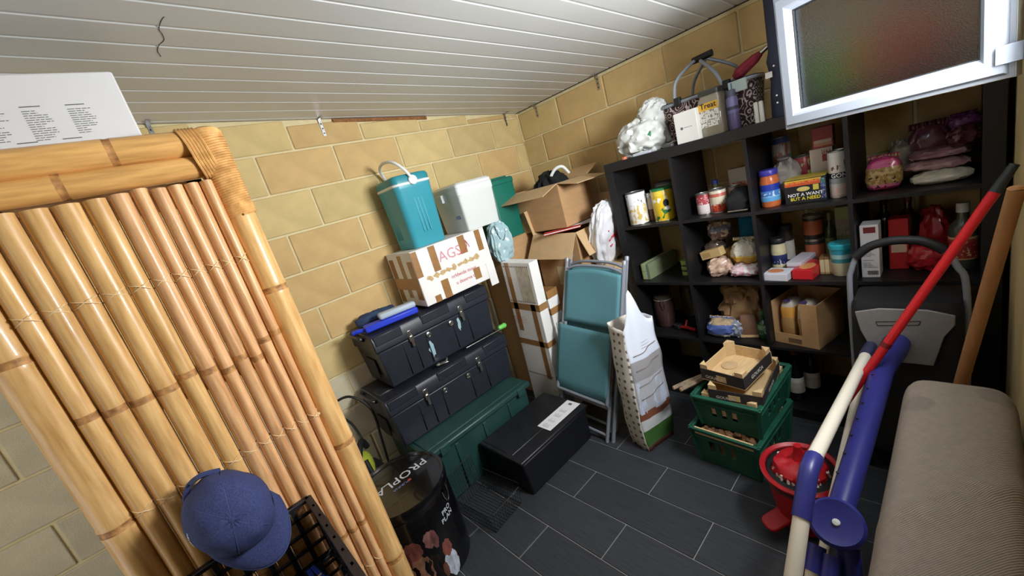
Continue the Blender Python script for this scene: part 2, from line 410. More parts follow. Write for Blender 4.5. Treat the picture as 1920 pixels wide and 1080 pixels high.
for r in range(4):
    for c in range(3):
        xx = OT + CE + c * (CE + TH)
        G().b2((xx, 0.0015, SB[r]), (xx + TH, SDP - 0.001, SB[r] + CE)).build('divider', M_blk, shelf, bevel=0.0008, smooth=False)
Z1, Z2, Z3, Z4 = [z + 0.0005 for z in SB]; ZT = SWD + 0.0005
# ================================================================== bamboo panel
def bamboo(name, c, c2, ns):
    m = mat(name, c, 0.36, var=0.10, scale=14, stretch=(6, 6, 0.6), rnd=0.07, coat=0.15, bump=0.03, bscale=60, rgb2=c2)
    return m
M_bam = bamboo('bamboo', (212, 162, 98), (228, 186, 124), 1)
M_bam2 = bamboo('bamboo_pink', (210, 154, 102), (228, 182, 132), 1)
M_bamH = mat('bamboo_rail', (212, 160, 94), 0.30, var=0.10, scale=14, stretch=(6, 0.6, 6), coat=0.25, rgb2=(228, 178, 108))
M_node = mat('bamboo_node', (160, 110, 66), 0.6, var=0.3, scale=50, rgb2=(196, 144, 86))
M_rattan = mat('rattan', (206, 152, 88), 0.42, var=0.15, scale=40, rgb2=(224, 174, 108))
M_cord = mat('rattan_cord', (228, 198, 150), 0.6)
bp = thing('bamboo_screen', 'tall upright bamboo screen panel with rattan-bound corner and stitched slats', 'screen', (0.0, -2.09, 0))
def culm(name, x, y, z0, z1, rx, ry, nodes, m, seg=20, bul=0.05):
    g = G(); zs = [z0]
    prof = []
    cuts = sorted(set([z0, z1] + [n + d for n in nodes for d in (-0.02, -0.009, -0.003, 0.003, 0.009, 0.02) if z0 < n + d < z1]))
    pr = []
    for z in cuts:
        k = 1.0
        for n in nodes:
            dz = abs(z - n)
            if dz < 0.0035: k = 1 - bul * 0.4
            elif dz < 0.0095: k = 1 + bul
        pr.append((k, z))
    vs = []; fs = []; mi = []
    for k, z in pr:
        for i in range(seg):
            a = 2 * PI * i / seg; vs.append((x + rx * k * math.cos(a), y + ry * k * math.sin(a), z))
    g.add(vs, [])
    for j in range(len(pr) - 1):
        mid = (pr[j][1] + pr[j + 1][1]) / 2
        g.cur = 1 if any(abs(mid - n) < 0.009 for n in nodes) else 0
        for i in range(seg):
            i2 = (i + 1) % seg; g.f.append([j * seg + i, j * seg + i2, (j + 1) * seg + i2, (j + 1) * seg + i]); g.mi.append(g.cur)
    g.cur = 0; n = len(pr)
    g.f += [list(reversed(range(seg))), list(range((n - 1) * seg, n * seg))]; g.mi += [0, 0]
    return g.build(name, [m, M_node], bp, loc=(0, 0, 0), ang=60)
# local frame: y relative to -2.09
ly = lambda y: y + 2.09
culm('post', 0.004, ly(-1.829), 0, 1.885, 0.036, 0.036, [0.36, 0.868, 1.43], M_bam)
culm('post', 0.004, ly(-2.366), 0, 1.83, 0.037, 0.037, [0.42, 1.0, 1.46], M_bam)
bd = [-2.333, -2.286, -2.237, -2.184, -2.132, -2.084, -2.041, -2.003, -1.966, -1.930, -1.895, -1.862]
for i in range(11):
    w = bd[i + 1] - bd[i]; cy = (bd[i] + bd[i + 1]) / 2
    j = random.uniform(-0.03, 0.03) if i > 5 else random.uniform(-0.008, 0.012)
    nodes = [1.28 + j, 0.66 + random.uniform(-0.05, 0.05)]
    if i > 7: nodes[1] = 0.58
    culm('slat', 0.016 + (0.003 if i % 2 else 0), ly(cy), 0.14, 1.772 + random.uniform(-0.004, 0.004), 0.026, w / 2 - 0.0008, nodes, M_bam if i < 5 else M_bam2, 16, 0.015)
def rail(z, r, y0, y1, nodes, x=0.004):
    g = G(); seg = 20; ys = sorted(set([y0, y1] + [n + d for n in nodes for d in (-0.008, -0.002, 0.002, 0.008)]))
    vs = []
    for y in ys:
        k = 1.03 if any(0.003 < abs(y - n) < 0.01 for n in nodes) else (0.985 if any(abs(y - n) < 0.004 for n in nodes) else 1)
        for i in range(seg):
            a = 2 * PI * i / seg; vs.append((x + r * k * math.cos(a), ly(y), z + r * k * math.sin(a)))
    g.add(vs, [])
    for j in range(len(ys) - 1):
        mid = (ys[j] + ys[j + 1]) / 2; c = 1 if any(abs(mid - n) < 0.009 for n in nodes) else 0
        for i in range(seg):
            i2 = (i + 1) % seg; g.f.append([j * seg + i, j * seg + i2, (j + 1) * seg + i2, (j + 1) * seg + i]); g.mi.append(c)
    n = len(ys); g.f += [list(range(seg)), list(range((n - 1) * seg, n * seg))]; g.mi += [0, 0]
    return g.build('rail', [M_bamH, M_node], bp, ang=60)
rail(1.874, 0.034, -2.40, -1.855, [-2.037])
rail(1.812, 0.030, -2.34, -1.86, [-2.151])
rail(0.10, 0.034, -2.34, -1.86, [-2.0])
# rattan: windings round the post top, domed cap, sloping straps over the rails
def wind(z0, z1, n, x, y, r, tube=0.0035, name='binding', tilt=0.12):
    g = G(); pts = []
    for i in range(n * 16 + 1):
        a = 2 * PI * i / 16; t = i / (n * 16); pts.append((x + r * math.cos(a), y + r * math.sin(a), z0 + (z1 - z0) * t + tilt * r * math.sin(a)))
    g.tube(pts, tube, 5); return g.build(name, M_rattan, bp)
wind(1.690, 1.890, 30, 0.004, ly(-1.829), 0.0385)
wind(1.660, 1.690, 5, 0.004, ly(-1.829), 0.039, 0.004)
g = G().lathe([(0.0405, 0), (0.041, 0.012), (0.036, 0.024), (0.020, 0.031), (0, 0.033)], 20, c=(0.004, ly(-1.829), 1.880)); g.build('end_cap', M_rattan, bp)
wc = G().tube(spline([(0.004, ly(-1.815), 1.915), (0.004, ly(-1.85), 1.907), (0.004, ly(-1.885), 1.905)], 4), 0.003, 5)
for k in range(6):
    g = G(); y = -1.882 + k * 0.0075; pts = []
    for i in range(33):
        a = 2 * PI * i / 32; c, s_ = math.cos(a), math.sin(a)
        pts.append((0.004 + 0.0395 * math.copysign(abs(c) ** 0.7, c), ly(y) - 0.012 * s_, 1.842 + 0.068 * math.copysign(abs(s_) ** 0.7, s_)))
    g.tube(pts[:-1], 0.0038, 5, closed=True); g.build('binding', M_rattan, bp)
# cross-stitched cords tying the slats
for zr in (1.543, 1.012, 0.42):
    for i in range(11):
        a, b = ly(bd[i]), ly(bd[i + 1]); m_ = (a + b) / 2
        for sgn in (1, -1):
            g = G(); pts = []
            for k in range(7):
                t = k / 6; y = a + (b - a) * t; xx = 0.0165 + 0.0265 * math.sqrt(max(0, 1 - ((y - m_) / ((b - a) / 2)) ** 2)) + 0.0015
                pts.append((xx, y, zr + sgn * 0.012 * (2 * t - 1) + random.uniform(-0.001, 0.001)))
            g.tube(pts, 0.0016, 4); g.build('stitch', M_cord, bp)
for i, (a, m0) in enumerate([(-1.865, 1.003)]): G().lathe([(0, 0), (0.006, 0.003), (0.006, 0.008), (0, 0.011)], 8, c=(0.03, ly(a), m0)).build('knot', M_cord, bp)

# hidden support behind the screen that carries the white carton
M_wood = mat('raw_wood', (176, 140, 96), 0.7, var=0.15, scale=10, stretch=(1, 8, 8))
rk = thing('wooden_rack', 'plain wooden rack standing behind the bamboo screen under white carton', 'rack', (-0.3, -2.09, 0))
for x in (-0.18, 0.18):
    for y in (-0.2, 0.2): G().b2((x - 0.02, y - 0.02, 0), (x + 0.02, y + 0.02, 1.80)).build('post', M_wood, rk, bevel=0.002)
for z in (0.1, 0.65, 1.2, 1.78): G().b2((-0.2, -0.22, z), (0.2, 0.22, z + 0.02)).build('shelf_board', M_wood, rk, bevel=0.002)
# white carton with printed columns on top of it
M_wcard = mat('white_card', (222, 222, 222), 0.55, var=0.02, scale=8)
M_ink = mat('grey_ink', (96, 96, 100), 0.7)
wb = thing('white_carton', 'white carton printed with small columns of text above bamboo screen', 'box', (-0.27, -2.17, 1.8005))
G().b2((-0.17, -0.215, 0), (0.17, 0.215, 0.303)).build('body', M_wcard, wb, bevel=0.004)
G().b2((-0.165, -0.21, 0.3), (0.165, 0.21, 0.3045)).build('lid_flap', M_wcard, wb, bevel=0.001)
g = G().b2((-0.165, 0.2155, 0.05), (0.02, 0.2158, 0.29)); g.build('clear_tape', mat('parcel_film', (216, 214, 208), 0.15, coat=0.6), wb, smooth=False)
def print_lines(parent, o, uw, uh, n, w, m, lh=0.0085, head=True, seed=1):
    rnd = random.Random(seed); g = G()
    o = Vector(o); uw = Vector(uw); uh = Vector(uh); nn = uw.cross(uh) * 0.0004
    def bar(u0, u1, v0, v1): g.add([o + uw * u0 + uh * v0 + nn, o + uw * u1 + uh * v0 + nn, o + uw * u1 + uh * v1 + nn, o + uw * u0 + uh * v1 + nn], [(0, 1, 2, 3)])
    if head: bar(0, w * 0.75, 0, 0.0022)
    for i in range(n):
        v = -0.010 - i * lh * 0.62; x = 0
        wd = w * rnd.uniform(0.4, 1.0)
        while x < wd:
            l = rnd.uniform(0.006, 0.016); bar(x, min(x + l, wd), v, v + 0.0016); x += l + 0.002
    return g.build('printed_text', m, parent, smooth=False)
for k, (yy, zz, n) in enumerate([(0.125, 0.225, 12), (0.045, 0.226, 14), (-0.03, 0.224, 13), (-0.10, 0.226, 12), (0.09, 0.145, 10), (0.01, 0.144, 10), (-0.07, 0.146, 10)]):
    print_lines(wb, (0.1702, yy - 0.03, zz), (0, 1, 0), (0, 0, 1), n, 0.048, M_ink, seed=k)
g = G()
for i in range(18): g.b2((0.1702, 0.128 + i * 0.0022, 0.118), (0.1706, 0.128 + i * 0.0022 + random.uniform(0.0006, 0.0016), 0.132))
g.build('barcode', mat('black_ink', (26, 26, 28), 0.6), wb, smooth=False)

# ================================================================== navy cap on black folding crate (front left)
M_bplas = mat('black_plastic', (30, 32, 36), 0.42, var=0.15, scale=20)
cs = thing('folding_crate', 'lower black plastic folding crate holding up the open crate by bamboo screen', 'crate', (0.29, -2.17, 0), group='black folding crates')
def lattice_crate(t, lx, wy, h, op=True):
    """lattice-sided crate: bottom grid, four slotted walls, corner posts, rim"""
    th = 0.008
    g = G(); nx, ny = 9, 8
    for i in range(nx + 1): g.box((-lx / 2 + lx * i / nx, 0, 0.006), (0.006, wy, 0.008))
    for j in range(ny + 1): g.box((0, -wy / 2 + wy * j / ny, 0.006), (lx, 0.006, 0.008))
    g.build('base_grid', M_bplas, t, smooth=False)
    for nm, ax, s in (('end_wall', 0, -1), ('end_wall', 0, 1), ('side_wall', 1, -1), ('side_wall', 1, 1)):
        g = G(); L = wy if ax == 0 else lx; off = s * (lx if ax == 0 else wy) / 2
        def bx(u0, u1, z0, z1, tt=th):
            c = (off, (u0 + u1) / 2, (z0 + z1) / 2) if ax == 0 else ((u0 + u1) / 2, off, (z0 + z1) / 2)
            d = (tt, u1 - u0, z1 - z0) if ax == 0 else (u1 - u0, tt, z1 - z0); g.box(c, d)
        solid = (ax == 1 and s == 1)
        for z in (0.0, h * 0.25, h * 0.5, h * 0.75): bx(-L / 2, L / 2, z, z + 0.010)
        bx(-L / 2, L / 2, h - 0.012, h, 0.020)
        n = 7
        for i in range(n + 1):
            u = -L / 2 + L * i / n; bx(u - 0.007 if i else u, u + 0.007, 0, h)
        if solid: bx(-L / 2 + 0.01, L / 2 - 0.01, 0.02, h - 0.02, 0.003)
        g.build(nm, M_bplas, t, bevel=0.001, seg=1)
    return t
lattice_crate(cs, 0.46, 0.36, 0.58)
fc = thing('folding_crate', 'open black lattice crate under the navy cap in front of bamboo screen', 'crate', (0.29, -2.17, 0.5815), group='black folding crates')
lattice_crate(fc, 0.46, 0.36, 0.214)
M_bluep = mat('blue_plastic', (38, 66, 168), 0.35)
M_org = mat('orange_brown', (196, 120, 66), 0.6, var=0.2)
for k, (x, y, a, L) in enumerate([(0.15, -2.06, 0.1, 0.10), (0.23, -2.05, -0.1, 0.10), (0.34, -2.07, 0.3, 0.09)]):
    t = thing('clothes_peg', ['blue plastic peg nearest the bamboo inside black crate', 'blue plastic peg in middle of black crate floor', 'blue plastic peg at near side of black crate'][k], 'peg', (x, y, 0.595), a, 'pegs in the black crate')
    for s in (-1, 1): G().box((0, 0, 0), (L, 0.012, 0.010)).build('jaw', M_bluep, t, loc=(0, s * 0.009, 0.011 + 0), rot=(0, 0, s * 0.06), bevel=0.002)
    G().lathe([(0.006, -0.012), (0.006, 0.012)], 10, m=Matrix.Rotation(PI / 2, 3, 'X'), c=(0.01, 0, 0.013)).build('spring', M_steel, t)
t = thing('wrapped_packet', 'orange and pale blue wrapped packet at near end of black crate', 'packet', (0.43, -2.06, 0.593), 0.3)
pillow(0.11, 0.09, 0.045, rough=0.006, seed=3).build('wrapper', band_mat('orange_wrap', [(0, (208, 140, 96)), (0.35, (120, 150, 200)), (0.6, (214, 150, 104)), (0.8, (170, 180, 200))], 0.3, axis=0), t)

M_navy = mat('navy_cloth', (50, 60, 104), 0.85, var=0.14, scale=260, bump=0.12, bscale=700, rgb2=(58, 68, 114), detail=1)
M_navyl = mat('navy_piping', (70, 82, 126), 0.8)
cap = thing('cap', 'navy blue baseball cap with curved brim lying on black crate', 'cap')
_f = Vector((0.28, 0.25, -0.93)); _u = Vector((0.92, 0.0, 0.35)); _f.normalize(); _u = (_u - _f * _u.dot(_f)).normalized()
cap.matrix_world = Matrix.Translation((0.118, -2.158, 0.918)) @ Matrix((_f, _u.cross(_f), _u)).transposed().to_4x4()
M_capm = Matrix.Identity(3)
def cap_geo():
    g = G()
    def fn(u, v):
        a = 2 * PI * u; b = v * PI / 2
        r = 0.098 * (math.cos(b) ** 0.62); z = 0.128 * math.sin(b) ** 0.95
        fx = 1.08 if math.cos(a) > 0 else 1.18
        seam = 0.0022 * abs(math.sin(3 * a)) * math.cos(b)
        w = 0.006 * noise.noise(Vector((math.cos(a) * 2, math.sin(a) * 2, v * 3)))
        return ((r + seam + w) * fx * math.cos(a), (r + seam + w) * 0.92 * math.sin(a), z)
    return g.grid(fn, 48, 16, cu=True)
cap_geo().build('crown', M_navy, cap, solid=0.002)
g = G()
def brim(u, v):
    a = R(-74 + 148 * u); r0 = 0.099; ext = 0.078 * (math.cos(a * 0.95) ** 0.75)
    x = r0 * 1.08 * math.cos(a) + ext * v; y = (r0 * 0.92 + 0.006 * v) * math.sin(a)
    return (x, y, 0.004 - 0.030 * (y / 0.095) ** 2 * v - 0.012 * v * v + 0.012 * v * math.cos(a))
g.grid(brim, 30, 8); br_ = g.build('brim', M_navy, cap, solid=0.004)
g = G(); g.tube([Vector(brim(k / 30, 1.0)) for k in range(31)], 0.0025, 6); g.build('piping', M_navyl, br_)
for k in range(6):
    g = G(); a = PI / 6 + k * PI / 3; pts = []
    for i in range(12):
        b = i / 11 * PI / 2 * 0.97; r = 0.0995 * math.cos(b) ** 0.62; fx = 1.08 if math.cos(a) > 0 else 1.18
        pts.append((r * fx * math.cos(a), r * 0.92 * math.sin(a), 0.1285 * math.sin(b) ** 0.95 + 0.0006))
    g.tube(pts, 0.0010, 4); g.build('seam', M_navyl, cap)
G().lathe([(0.007, 0), (0.006, 0.003), (0, 0.004)], 12, c=(0, 0, 0.127)).build('button', M_navy, cap)
g = G(); g.tube(spline([(-0.100, -0.045, 0.012), (-0.124, -0.02, 0.024), (-0.126, 0.012, 0.026), (-0.104, 0.045, 0.012)], 6), [0.007] * 19, 6); st = g.build('back_strap', M_navy, cap)
G().box((-0.127, -0.004, 0.030), (0.008, 0.020, 0.022)).build('buckle', mat('dark_buckle', (58, 66, 84), 0.3), st, bevel=0.001)
def cap_text(x, y):
    a = -PI / 2 - 0.25 + x / 0.1; b = math.asin(min(0.9, (y + 0.060) / 0.128)); r = 0.1025 * math.cos(b) ** 0.62
    return (1.04 * r * math.cos(a), 0.92 * r * math.sin(a) - 0.001, y + 0.060)
lettering('fiber', 0.016, mat('white_thread', (226, 228, 232), 0.7), cap, cap_text, 0.02)
# ================================================================== stack along the left wall
M_green = mat('dark_green_plastic', (34, 66, 62), 0.38, var=0.12, scale=8)
M_tb = mat('charcoal_plastic', (34, 37, 46), 0.40, var=0.12, scale=30, bump=0.04, bscale=300)
M_tb2 = mat('grey_plastic', (76, 80, 88), 0.45, var=0.1, scale=20)
M_chrome = mat('nickel', (190, 188, 182), 0.25, metal=1.0)
def tapered(g, x0, x1, y0, y1, z0, z1, tx=0.0, ty=0.0):
    g.add([(x0 + tx, y0 + ty, z0), (x1 - tx, y0 + ty, z0), (x1 - tx, y1 - ty, z0), (x0 + tx, y1 - ty, z0), (x0, y0, z1), (x1, y0, z1), (x1, y1, z1), (x0, y1, z1)],
          [(3, 2, 1, 0), (4, 5, 6, 7), (0, 1, 5, 4), (1, 2, 6, 5), (2, 3, 7, 6), (3, 0, 4, 7)])
    return g
ch = thing('storage_chest', 'long dark green plastic chest on floor under two toolboxes', 'chest', (-0.68, -1.06, 0))
tapered(G(), -0.26, 0.262, -0.36, 0.36, 0, 0.315, 0.012, 0.012).build('body', M_green, ch, bevel=0.008)
G().b2((-0.272, -0.385, 0.316), (0.285, 0.385, 0.352)).build('lid', M_green, ch, bevel=0.010)
G().b2((-0.25, -0.36, 0.350), (0.25, 0.36, 0.3595)).build('lid_top', M_green, ch, bevel=0.005)
for y in (-0.28, 0.30): G().b2((0.284, y - 0.03, 0.30), (0.291, y + 0.03, 0.35)).build('latch', M_green, ch, bevel=0.003)
for y in (-0.2, 0.0, 0.2): G().b2((0.258, y - 0.012, 0.02), (0.268, y + 0.012, 0.30)).build('rib', M_green, ch, bevel=0.004)

def toolbox(label, loc, rz, L, D, H, paint=None):
    """long lidded toolbox: local x = depth (front +x), y = length"""
    t = thing('toolbox', label, 'toolbox', loc, rz, 'stacked black toolboxes')
    hb = H * 0.68
    g = tapered(G(), -D / 2, D / 2 - 0.006, -L / 2 + 0.012, L / 2 - 0.012, 0, hb, 0.012, 0.014); body = g.build('body', M_tb, t, bevel=0.008)
    for y in (-L * 0.30, -L * 0.21, -L * 0.12, L * 0.12, L * 0.26): G().b2((D / 2 - 0.014, y - 0.003, 0.02), (D / 2 - 0.0045, y + 0.003, hb - 0.015)).build('rib', M_tb, body, bevel=0.001)
    # recessed grips in both ends
    for s in (-1, 1): G().b2((-0.07, s * (L / 2 - 0.010) - 0.004, hb * 0.25), (0.07, s * (L / 2 - 0.010) + 0.003, hb * 0.75)).build('end_grip', mat('grip_black', (18, 18, 20), 0.7), body, bevel=0.004)
    g = G()
    prof = [(-D / 2, hb + 0.002), (D / 2, hb + 0.002), (D / 2, H * 0.88), (D / 2 - 0.012, H * 0.97), (D * 0.2, H), (-D * 0.35, H + 0.012), (-D / 2 + 0.01, H * 0.96)]
    g.prism(prof, -L / 2, L / 2, lambda a, b, y: (a, y, b)); lid = g.build('lid', M_tb, t, bevel=0.006)
    for y0, y1 in ((-L / 2 + 0.012, -L * 0.28), (-L * 0.12, L * 0.12), (L * 0.28, L / 2 - 0.012)): G().b2((D / 2 - 0.012, y0, H * 0.80), (D / 2 + 0.004, y1, H * 0.965)).build('lid_rib', M_tb, lid, bevel=0.005)
    for y0, y1 in ((-L / 2 + 0.02, -L / 2 + 0.10), (L / 2 - 0.10, L / 2 - 0.02)): G().b2((-D * 0.05, y0, H - 0.004), (D * 0.22, y1, H + 0.006)).build('tray_cap', mat('tray_lid', (44, 46, 52), 0.3), lid, bevel=0.004)
    for s in (-1, 1): G().tube(spline([(-D * 0.3, s * L / 2, H * 0.9), (-D * 0.3, s * (L / 2 + 0.02), H * 0.95), (D * 0.15, s * (L / 2 + 0.02), H * 0.95), (D * 0.15, s * L / 2, H * 0.9)], 5), 0.009, 8).build('lifting_handle', M_tb, lid)
    for y in (-L * 0.235, L * 0.21):
        g = G(); g.b2((D / 2 - 0.002, y - 0.014, hb - 0.02), (D / 2 + 0.006, y + 0.014, hb + 0.045)); l = g.build('latch', M_chrome, t, bevel=0.002)
        G().b2((D / 2 + 0.005, y - 0.009, hb - 0.050), (D / 2 + 0.012, y + 0.009, hb + 0.012)).build('latch_lever', M_chrome, l, bevel=0.002)
        G().tube(spline([(D / 2 + 0.008, y - 0.008, hb + 0.012), (D / 2 + 0.014, y - 0.008, hb + 0.036), (D / 2 + 0.014, y + 0.008, hb + 0.036), (D / 2 + 0.008, y + 0.008, hb + 0.012)], 4), 0.0015, 5).build('latch_wire', M_chrome, l)
    for y in (-L * 0.10, L * 0.10):
        g = G(); g.lathe([(0.016, 0), (0.016, 0.004), (0.010, 0.006), (0.010, 0.004), (0, 0.004)], 18, c=(D / 2 - 0.002, y, hb - 0.03), m=Matrix.Rotation(PI / 2, 3, 'Y')); g.build('rivet_plate', M_chrome, t)
    if paint:
        for (y, z, w, h, sd) in paint:
            g = G(); rr = random.Random(sd); pts = []
            for k in range(14):
                a = 2 * PI * k / 14; q = rr.uniform(0.55, 1.1); pts.append((y + w * q * math.cos(a), z + h * q * math.sin(a)))
            g.prism(pts, D / 2 - 0.004, D / 2 - 0.0022, lambda a, b, c: (c - 0.002 * (1 - b / hb) * 5, a, b)); g.build('paint_smear', mat('pale_blue_paint', (150, 182, 190), 0.5), body, smooth=False)
    return t
toolbox('lower long black toolbox resting on the green chest', (-0.745, -1.065, 0.3605), R(-1.0), 0.85, 0.385, 0.300)
toolbox('upper black toolbox with pale paint smears under the taped white carton', (-0.775, -1.028, 0.676), R(-1.5), 0.78, 0.345, 0.318, [(-0.085, 0.10, 0.022, 0.055, 3), (0.13, 0.155, 0.013, 0.042, 5)])

# small things on the lower toolbox ledge
t = thing('screwdriver', 'long screwdriver with green handle lying on the lower toolbox', 'screwdriver', (-0.575, -0.79, 0.6825), R(86))
G().tube([(-0.13, 0, 0), (0.13, 0, 0)], 0.0035, 8).build('shaft', M_chrome, t)
G().lathe([(0, 0.0), (0.012, 0.004), (0.017, 0.02), (0.015, 0.035), (0.018, 0.05), (0.012, 0.062), (0, 0.064)], 12, c=(0.125, 0, 0.011), m=Matrix.Rotation(PI / 2, 3, 'Y')).build('handle', mat('lime_plastic', (110, 200, 92), 0.4), t)
t = thing('padlock_hasp', 'small loose steel hasp lying on the lower toolbox lid', 'hasp', (-0.575, -1.10, 0.678), R(70))
G().b2((-0.04, -0.014, 0), (0.03, 0.014, 0.004)).build('plate', M_chrome, t, bevel=0.001)
G().tube(spline([(0.02, -0.01, 0.004), (0.03, -0.01, 0.02), (0.03, 0.01, 0.02), (0.02, 0.01, 0.004)], 5), 0.003, 6).build('loop', M_chrome, t)
G().tube([(-0.035, 0, 0.005), (-0.02, 0, 0.009)], 0.006, 8).build('pin', M_chrome, t)

# blue handheld cleaner and navy pouch on the upper toolbox
t = thing('cleaning_brush', 'blue and pale grey plastic brush head on the upper toolbox', 'brush', (-0.69, -1.25, 0.9985), R(78))
G().prism([(-0.15, -0.04), (0.15, -0.032), (0.155, 0.03), (-0.15, 0.045)], 0, 0.035).build('base', mat('royal_blue', (40, 62, 200), 0.35), t, bevel=0.008)
G().prism([(-0.06, -0.030), (0.15, -0.028), (0.15, 0.026), (-0.06, 0.034)], 0.036, 0.070).build('cover', mat('pale_grey_blue', (176, 190, 206), 0.35), t, bevel=0.012)
G().tube(spline([(-0.15, 0, 0.016), (-0.19, 0.01, 0.02), (-0.21, 0.02, 0.016)], 4), 0.012, 8).build('handle', mat('royal_blue', (40, 62, 200)), t)
t = thing('tool_pouch', 'dark blue cloth pouch behind the brush on upper toolbox', 'pouch', (-0.84, -1.27, 1.004), R(80))
pillow(0.24, 0.10, 0.06, rough=0.012, seed=2).build('cloth', mat('dark_blue_cloth', (44, 62, 92), 0.9, var=0.2, scale=30), t)
G().b2((-0.08, -0.055, 0.02), (0.08, -0.045, 0.026)).build('strap', M_tb, t, bevel=0.001)

# ---- cartons
M_card = mat('brown_card', (178, 140, 98), 0.8, var=0.06, scale=14, stretch=(1, 1, 3))
M_cardl = mat('brown_card_inside', (196, 164, 122), 0.8, var=0.05, scale=14)
M_wbox = mat('white_corrugated', (226, 224, 220), 0.7, var=0.04, scale=7)
M_tape = mat('brown_tape', (150, 110, 66), 0.30, var=0.12, scale=20, coat=0.3)
M_redink = mat('red_ink', (186, 70, 84), 0.7)
M_blackink = mat('black_ink', (26, 26, 28), 0.6)
c1 = thing('parcel_carton', 'battered white carton with brown tape strips under the teal cooler', 'box', (-0.765, -0.79, 1.0105), R(-2))
G().b2((-0.168, -0.262, 0), (0.168, 0.262, 0.318)).build('body', M_wbox, c1, bevel=0.004)
for z in (0.318,): 
    G().b2((-0.168, -0.262, z), (-0.003, 0.262, z + 0.005)).build('top_flap', M_wbox, c1, bevel=0.001); G().b2((0.003, -0.262, z), (0.168, 0.262, z + 0.005)).build('top_flap', M_wbox, c1, bevel=0.001)
G().b2((0.166, 0.20, -0.05), (0.172, 0.26, 0.10)).build('torn_flap', M_wbox, c1, bevel=0.001)
for (y0, y1, z0, z1) in ((-0.15, -0.105, 0.17, 0.318), (0.055, 0.105, 0.21, 0.318), (0.185, 0.225, 0.19, 0.318), (-0.135, -0.085, 0.0, 0.11), (0.10, 0.15, 0.03, 0.10), (-0.262, -0.225, 0.17, 0.318), (-0.20, -0.16, 0.0, 0.04)):
    G().b2((0.168, y0, z0), (0.1692, y1, z1)).build('tape_strip', M_tape, c1, smooth=False)
for (x0, x1, z0, z1) in ((-0.15, -0.09, 0.02, 0.29), (-0.02, 0.03, 0.05, 0.31), (0.09, 0.155, 0.04, 0.27)): G().b2((x0, -0.2632, z0), (x1, -0.262, z1)).build('tape_strip', M_tape, c1, smooth=False)
G().b2((-0.16, -0.2637, 0.10), (0.16, -0.2632, 0.17)).build('torn_patch', M_card, c1, smooth=False)
rr = random.Random(4)
for k in range(9):
    y = -0.19 + k * 0.043; pts = [(y + 0.026 * math.cos(a) * rr.uniform(.5, 1.1), 0.148 + 0.018 * math.sin(a) * rr.uniform(.4, 1.2) + 0.002 * k) for a in [2 * PI * i / 9 for i in range(9)]]
    G().prism(pts, 0.1680, 0.1686, lambda a, b, c: (c, a, b)).build('torn_patch', mat('torn_brown', (190, 162, 116), 0.9, var=0.2, scale=60), c1, smooth=False)
fx = lambda oy, oz, s=1: (lambda x, y: (0.1696, oy + x, oz + y))
lettering('AGS', 0.062, mat('faint_red', (206, 140, 148), 0.7), c1, lambda x, y: (0.1690, -0.02 + x, 0.238 + y), 0.0)
# the emblem's bird swoop
g = G(); g.tube(spline([(0.169, 0.04, 0.215), (0.169, 0.075, 0.222), (0.169, 0.11, 0.25), (0.169, 0.105, 0.285), (0.169, 0.12, 0.255), (0.169, 0.125, 0.235)], 5), 0.0022, 4); g.build('emblem', M_redink, c1)
lettering('orldwide move', 0.022, M_redink, c1, lambda x, y: (0.1690, 0.035 + x, 0.105 + y), 0.01)
lettering('u deserve the', 0.022, M_redink, c1, lambda x, y: (0.1690, 0.045 + x, 0.060 + y), 0.01)

# ---- coolers on top of it
M_teal = mat('teal_plastic', (58, 150, 166), 0.36, var=0.05, scale=6)
M_teald = mat('teal_lid', (40, 132, 146), 0.4)
M_offw = mat('off_white_plastic', (222, 226, 222), 0.4)
def rrect(w, d, r, n=5):
    pts = []
    for cx, cy, a0 in ((w / 2 - r, d / 2 - r, 0), (-w / 2 + r, d / 2 - r, 90), (-w / 2 + r, -d / 2 + r, 180), (w / 2 - r, -d / 2 + r, 270)):
        for k in range(n + 1): a = R(a0 + 90 * k / n); pts.append((cx + r * math.cos(a), cy + r * math.sin(a)))
    return pts
def loft(g, secs, w, d, r):
    """stack of rounded rectangles: secs = [(scale_x, scale_y, z)]"""
    base = rrect(w, d, r); n = len(base); vs = []; fs = []
    for sx, sy, z in secs: vs += [(x * sx, y * sy, z) for x, y in base]
    for j in range(len(secs) - 1):
        for i in range(n): fs.append((j * n + i, j * n + (i + 1) % n, (j + 1) * n + (i + 1) % n, (j + 1) * n + i))
    fs += [tuple(reversed(range(n))), tuple(range((len(secs) - 1) * n, len(secs) * n))]
    return g.add(vs, fs)
tc = thing('cool_box', 'teal cool box with white swing handle on the taped white carton', 'cooler', (-0.78, -0.865, 1.3345), R(-3))
loft(G(), [(0.86, 0.86, 0), (0.90, 0.90, 0.008), (0.985, 0.985, 0.33), (1, 1, 0.335), (1, 1, 0.352)], 0.27, 0.235, 0.035).build('body', M_teal, tc)
loft(G(), [(1.0, 1.0, 0.352), (1.03, 1.035, 0.356), (1.03, 1.035, 0.364), (1.0, 1.0, 0.368)], 0.27, 0.235, 0.035).build('white_band', M_offw, tc)
loft(G(), [(1.0, 1.0, 0.368), (1.0, 1.0, 0.395), (0.95, 0.94, 0.408), (0.8, 0.78, 0.413)], 0.27, 0.235, 0.035).build('lid', M_teald, tc)
for k in range(4): G().b2((-0.07 + k * 0.018, -0.113 + 0.002, 0.06), (-0.062 + k * 0.018, -0.108, 0.13 + 0.012 * k)).build('rib', M_teal, tc, bevel=0.002)
for k in range(3): G().b2((0.125, -0.025 + k * 0.022, 0.08), (0.131, -0.014 + k * 0.022, 0.30)).build('rib', M_teal, tc, bevel=0.003)
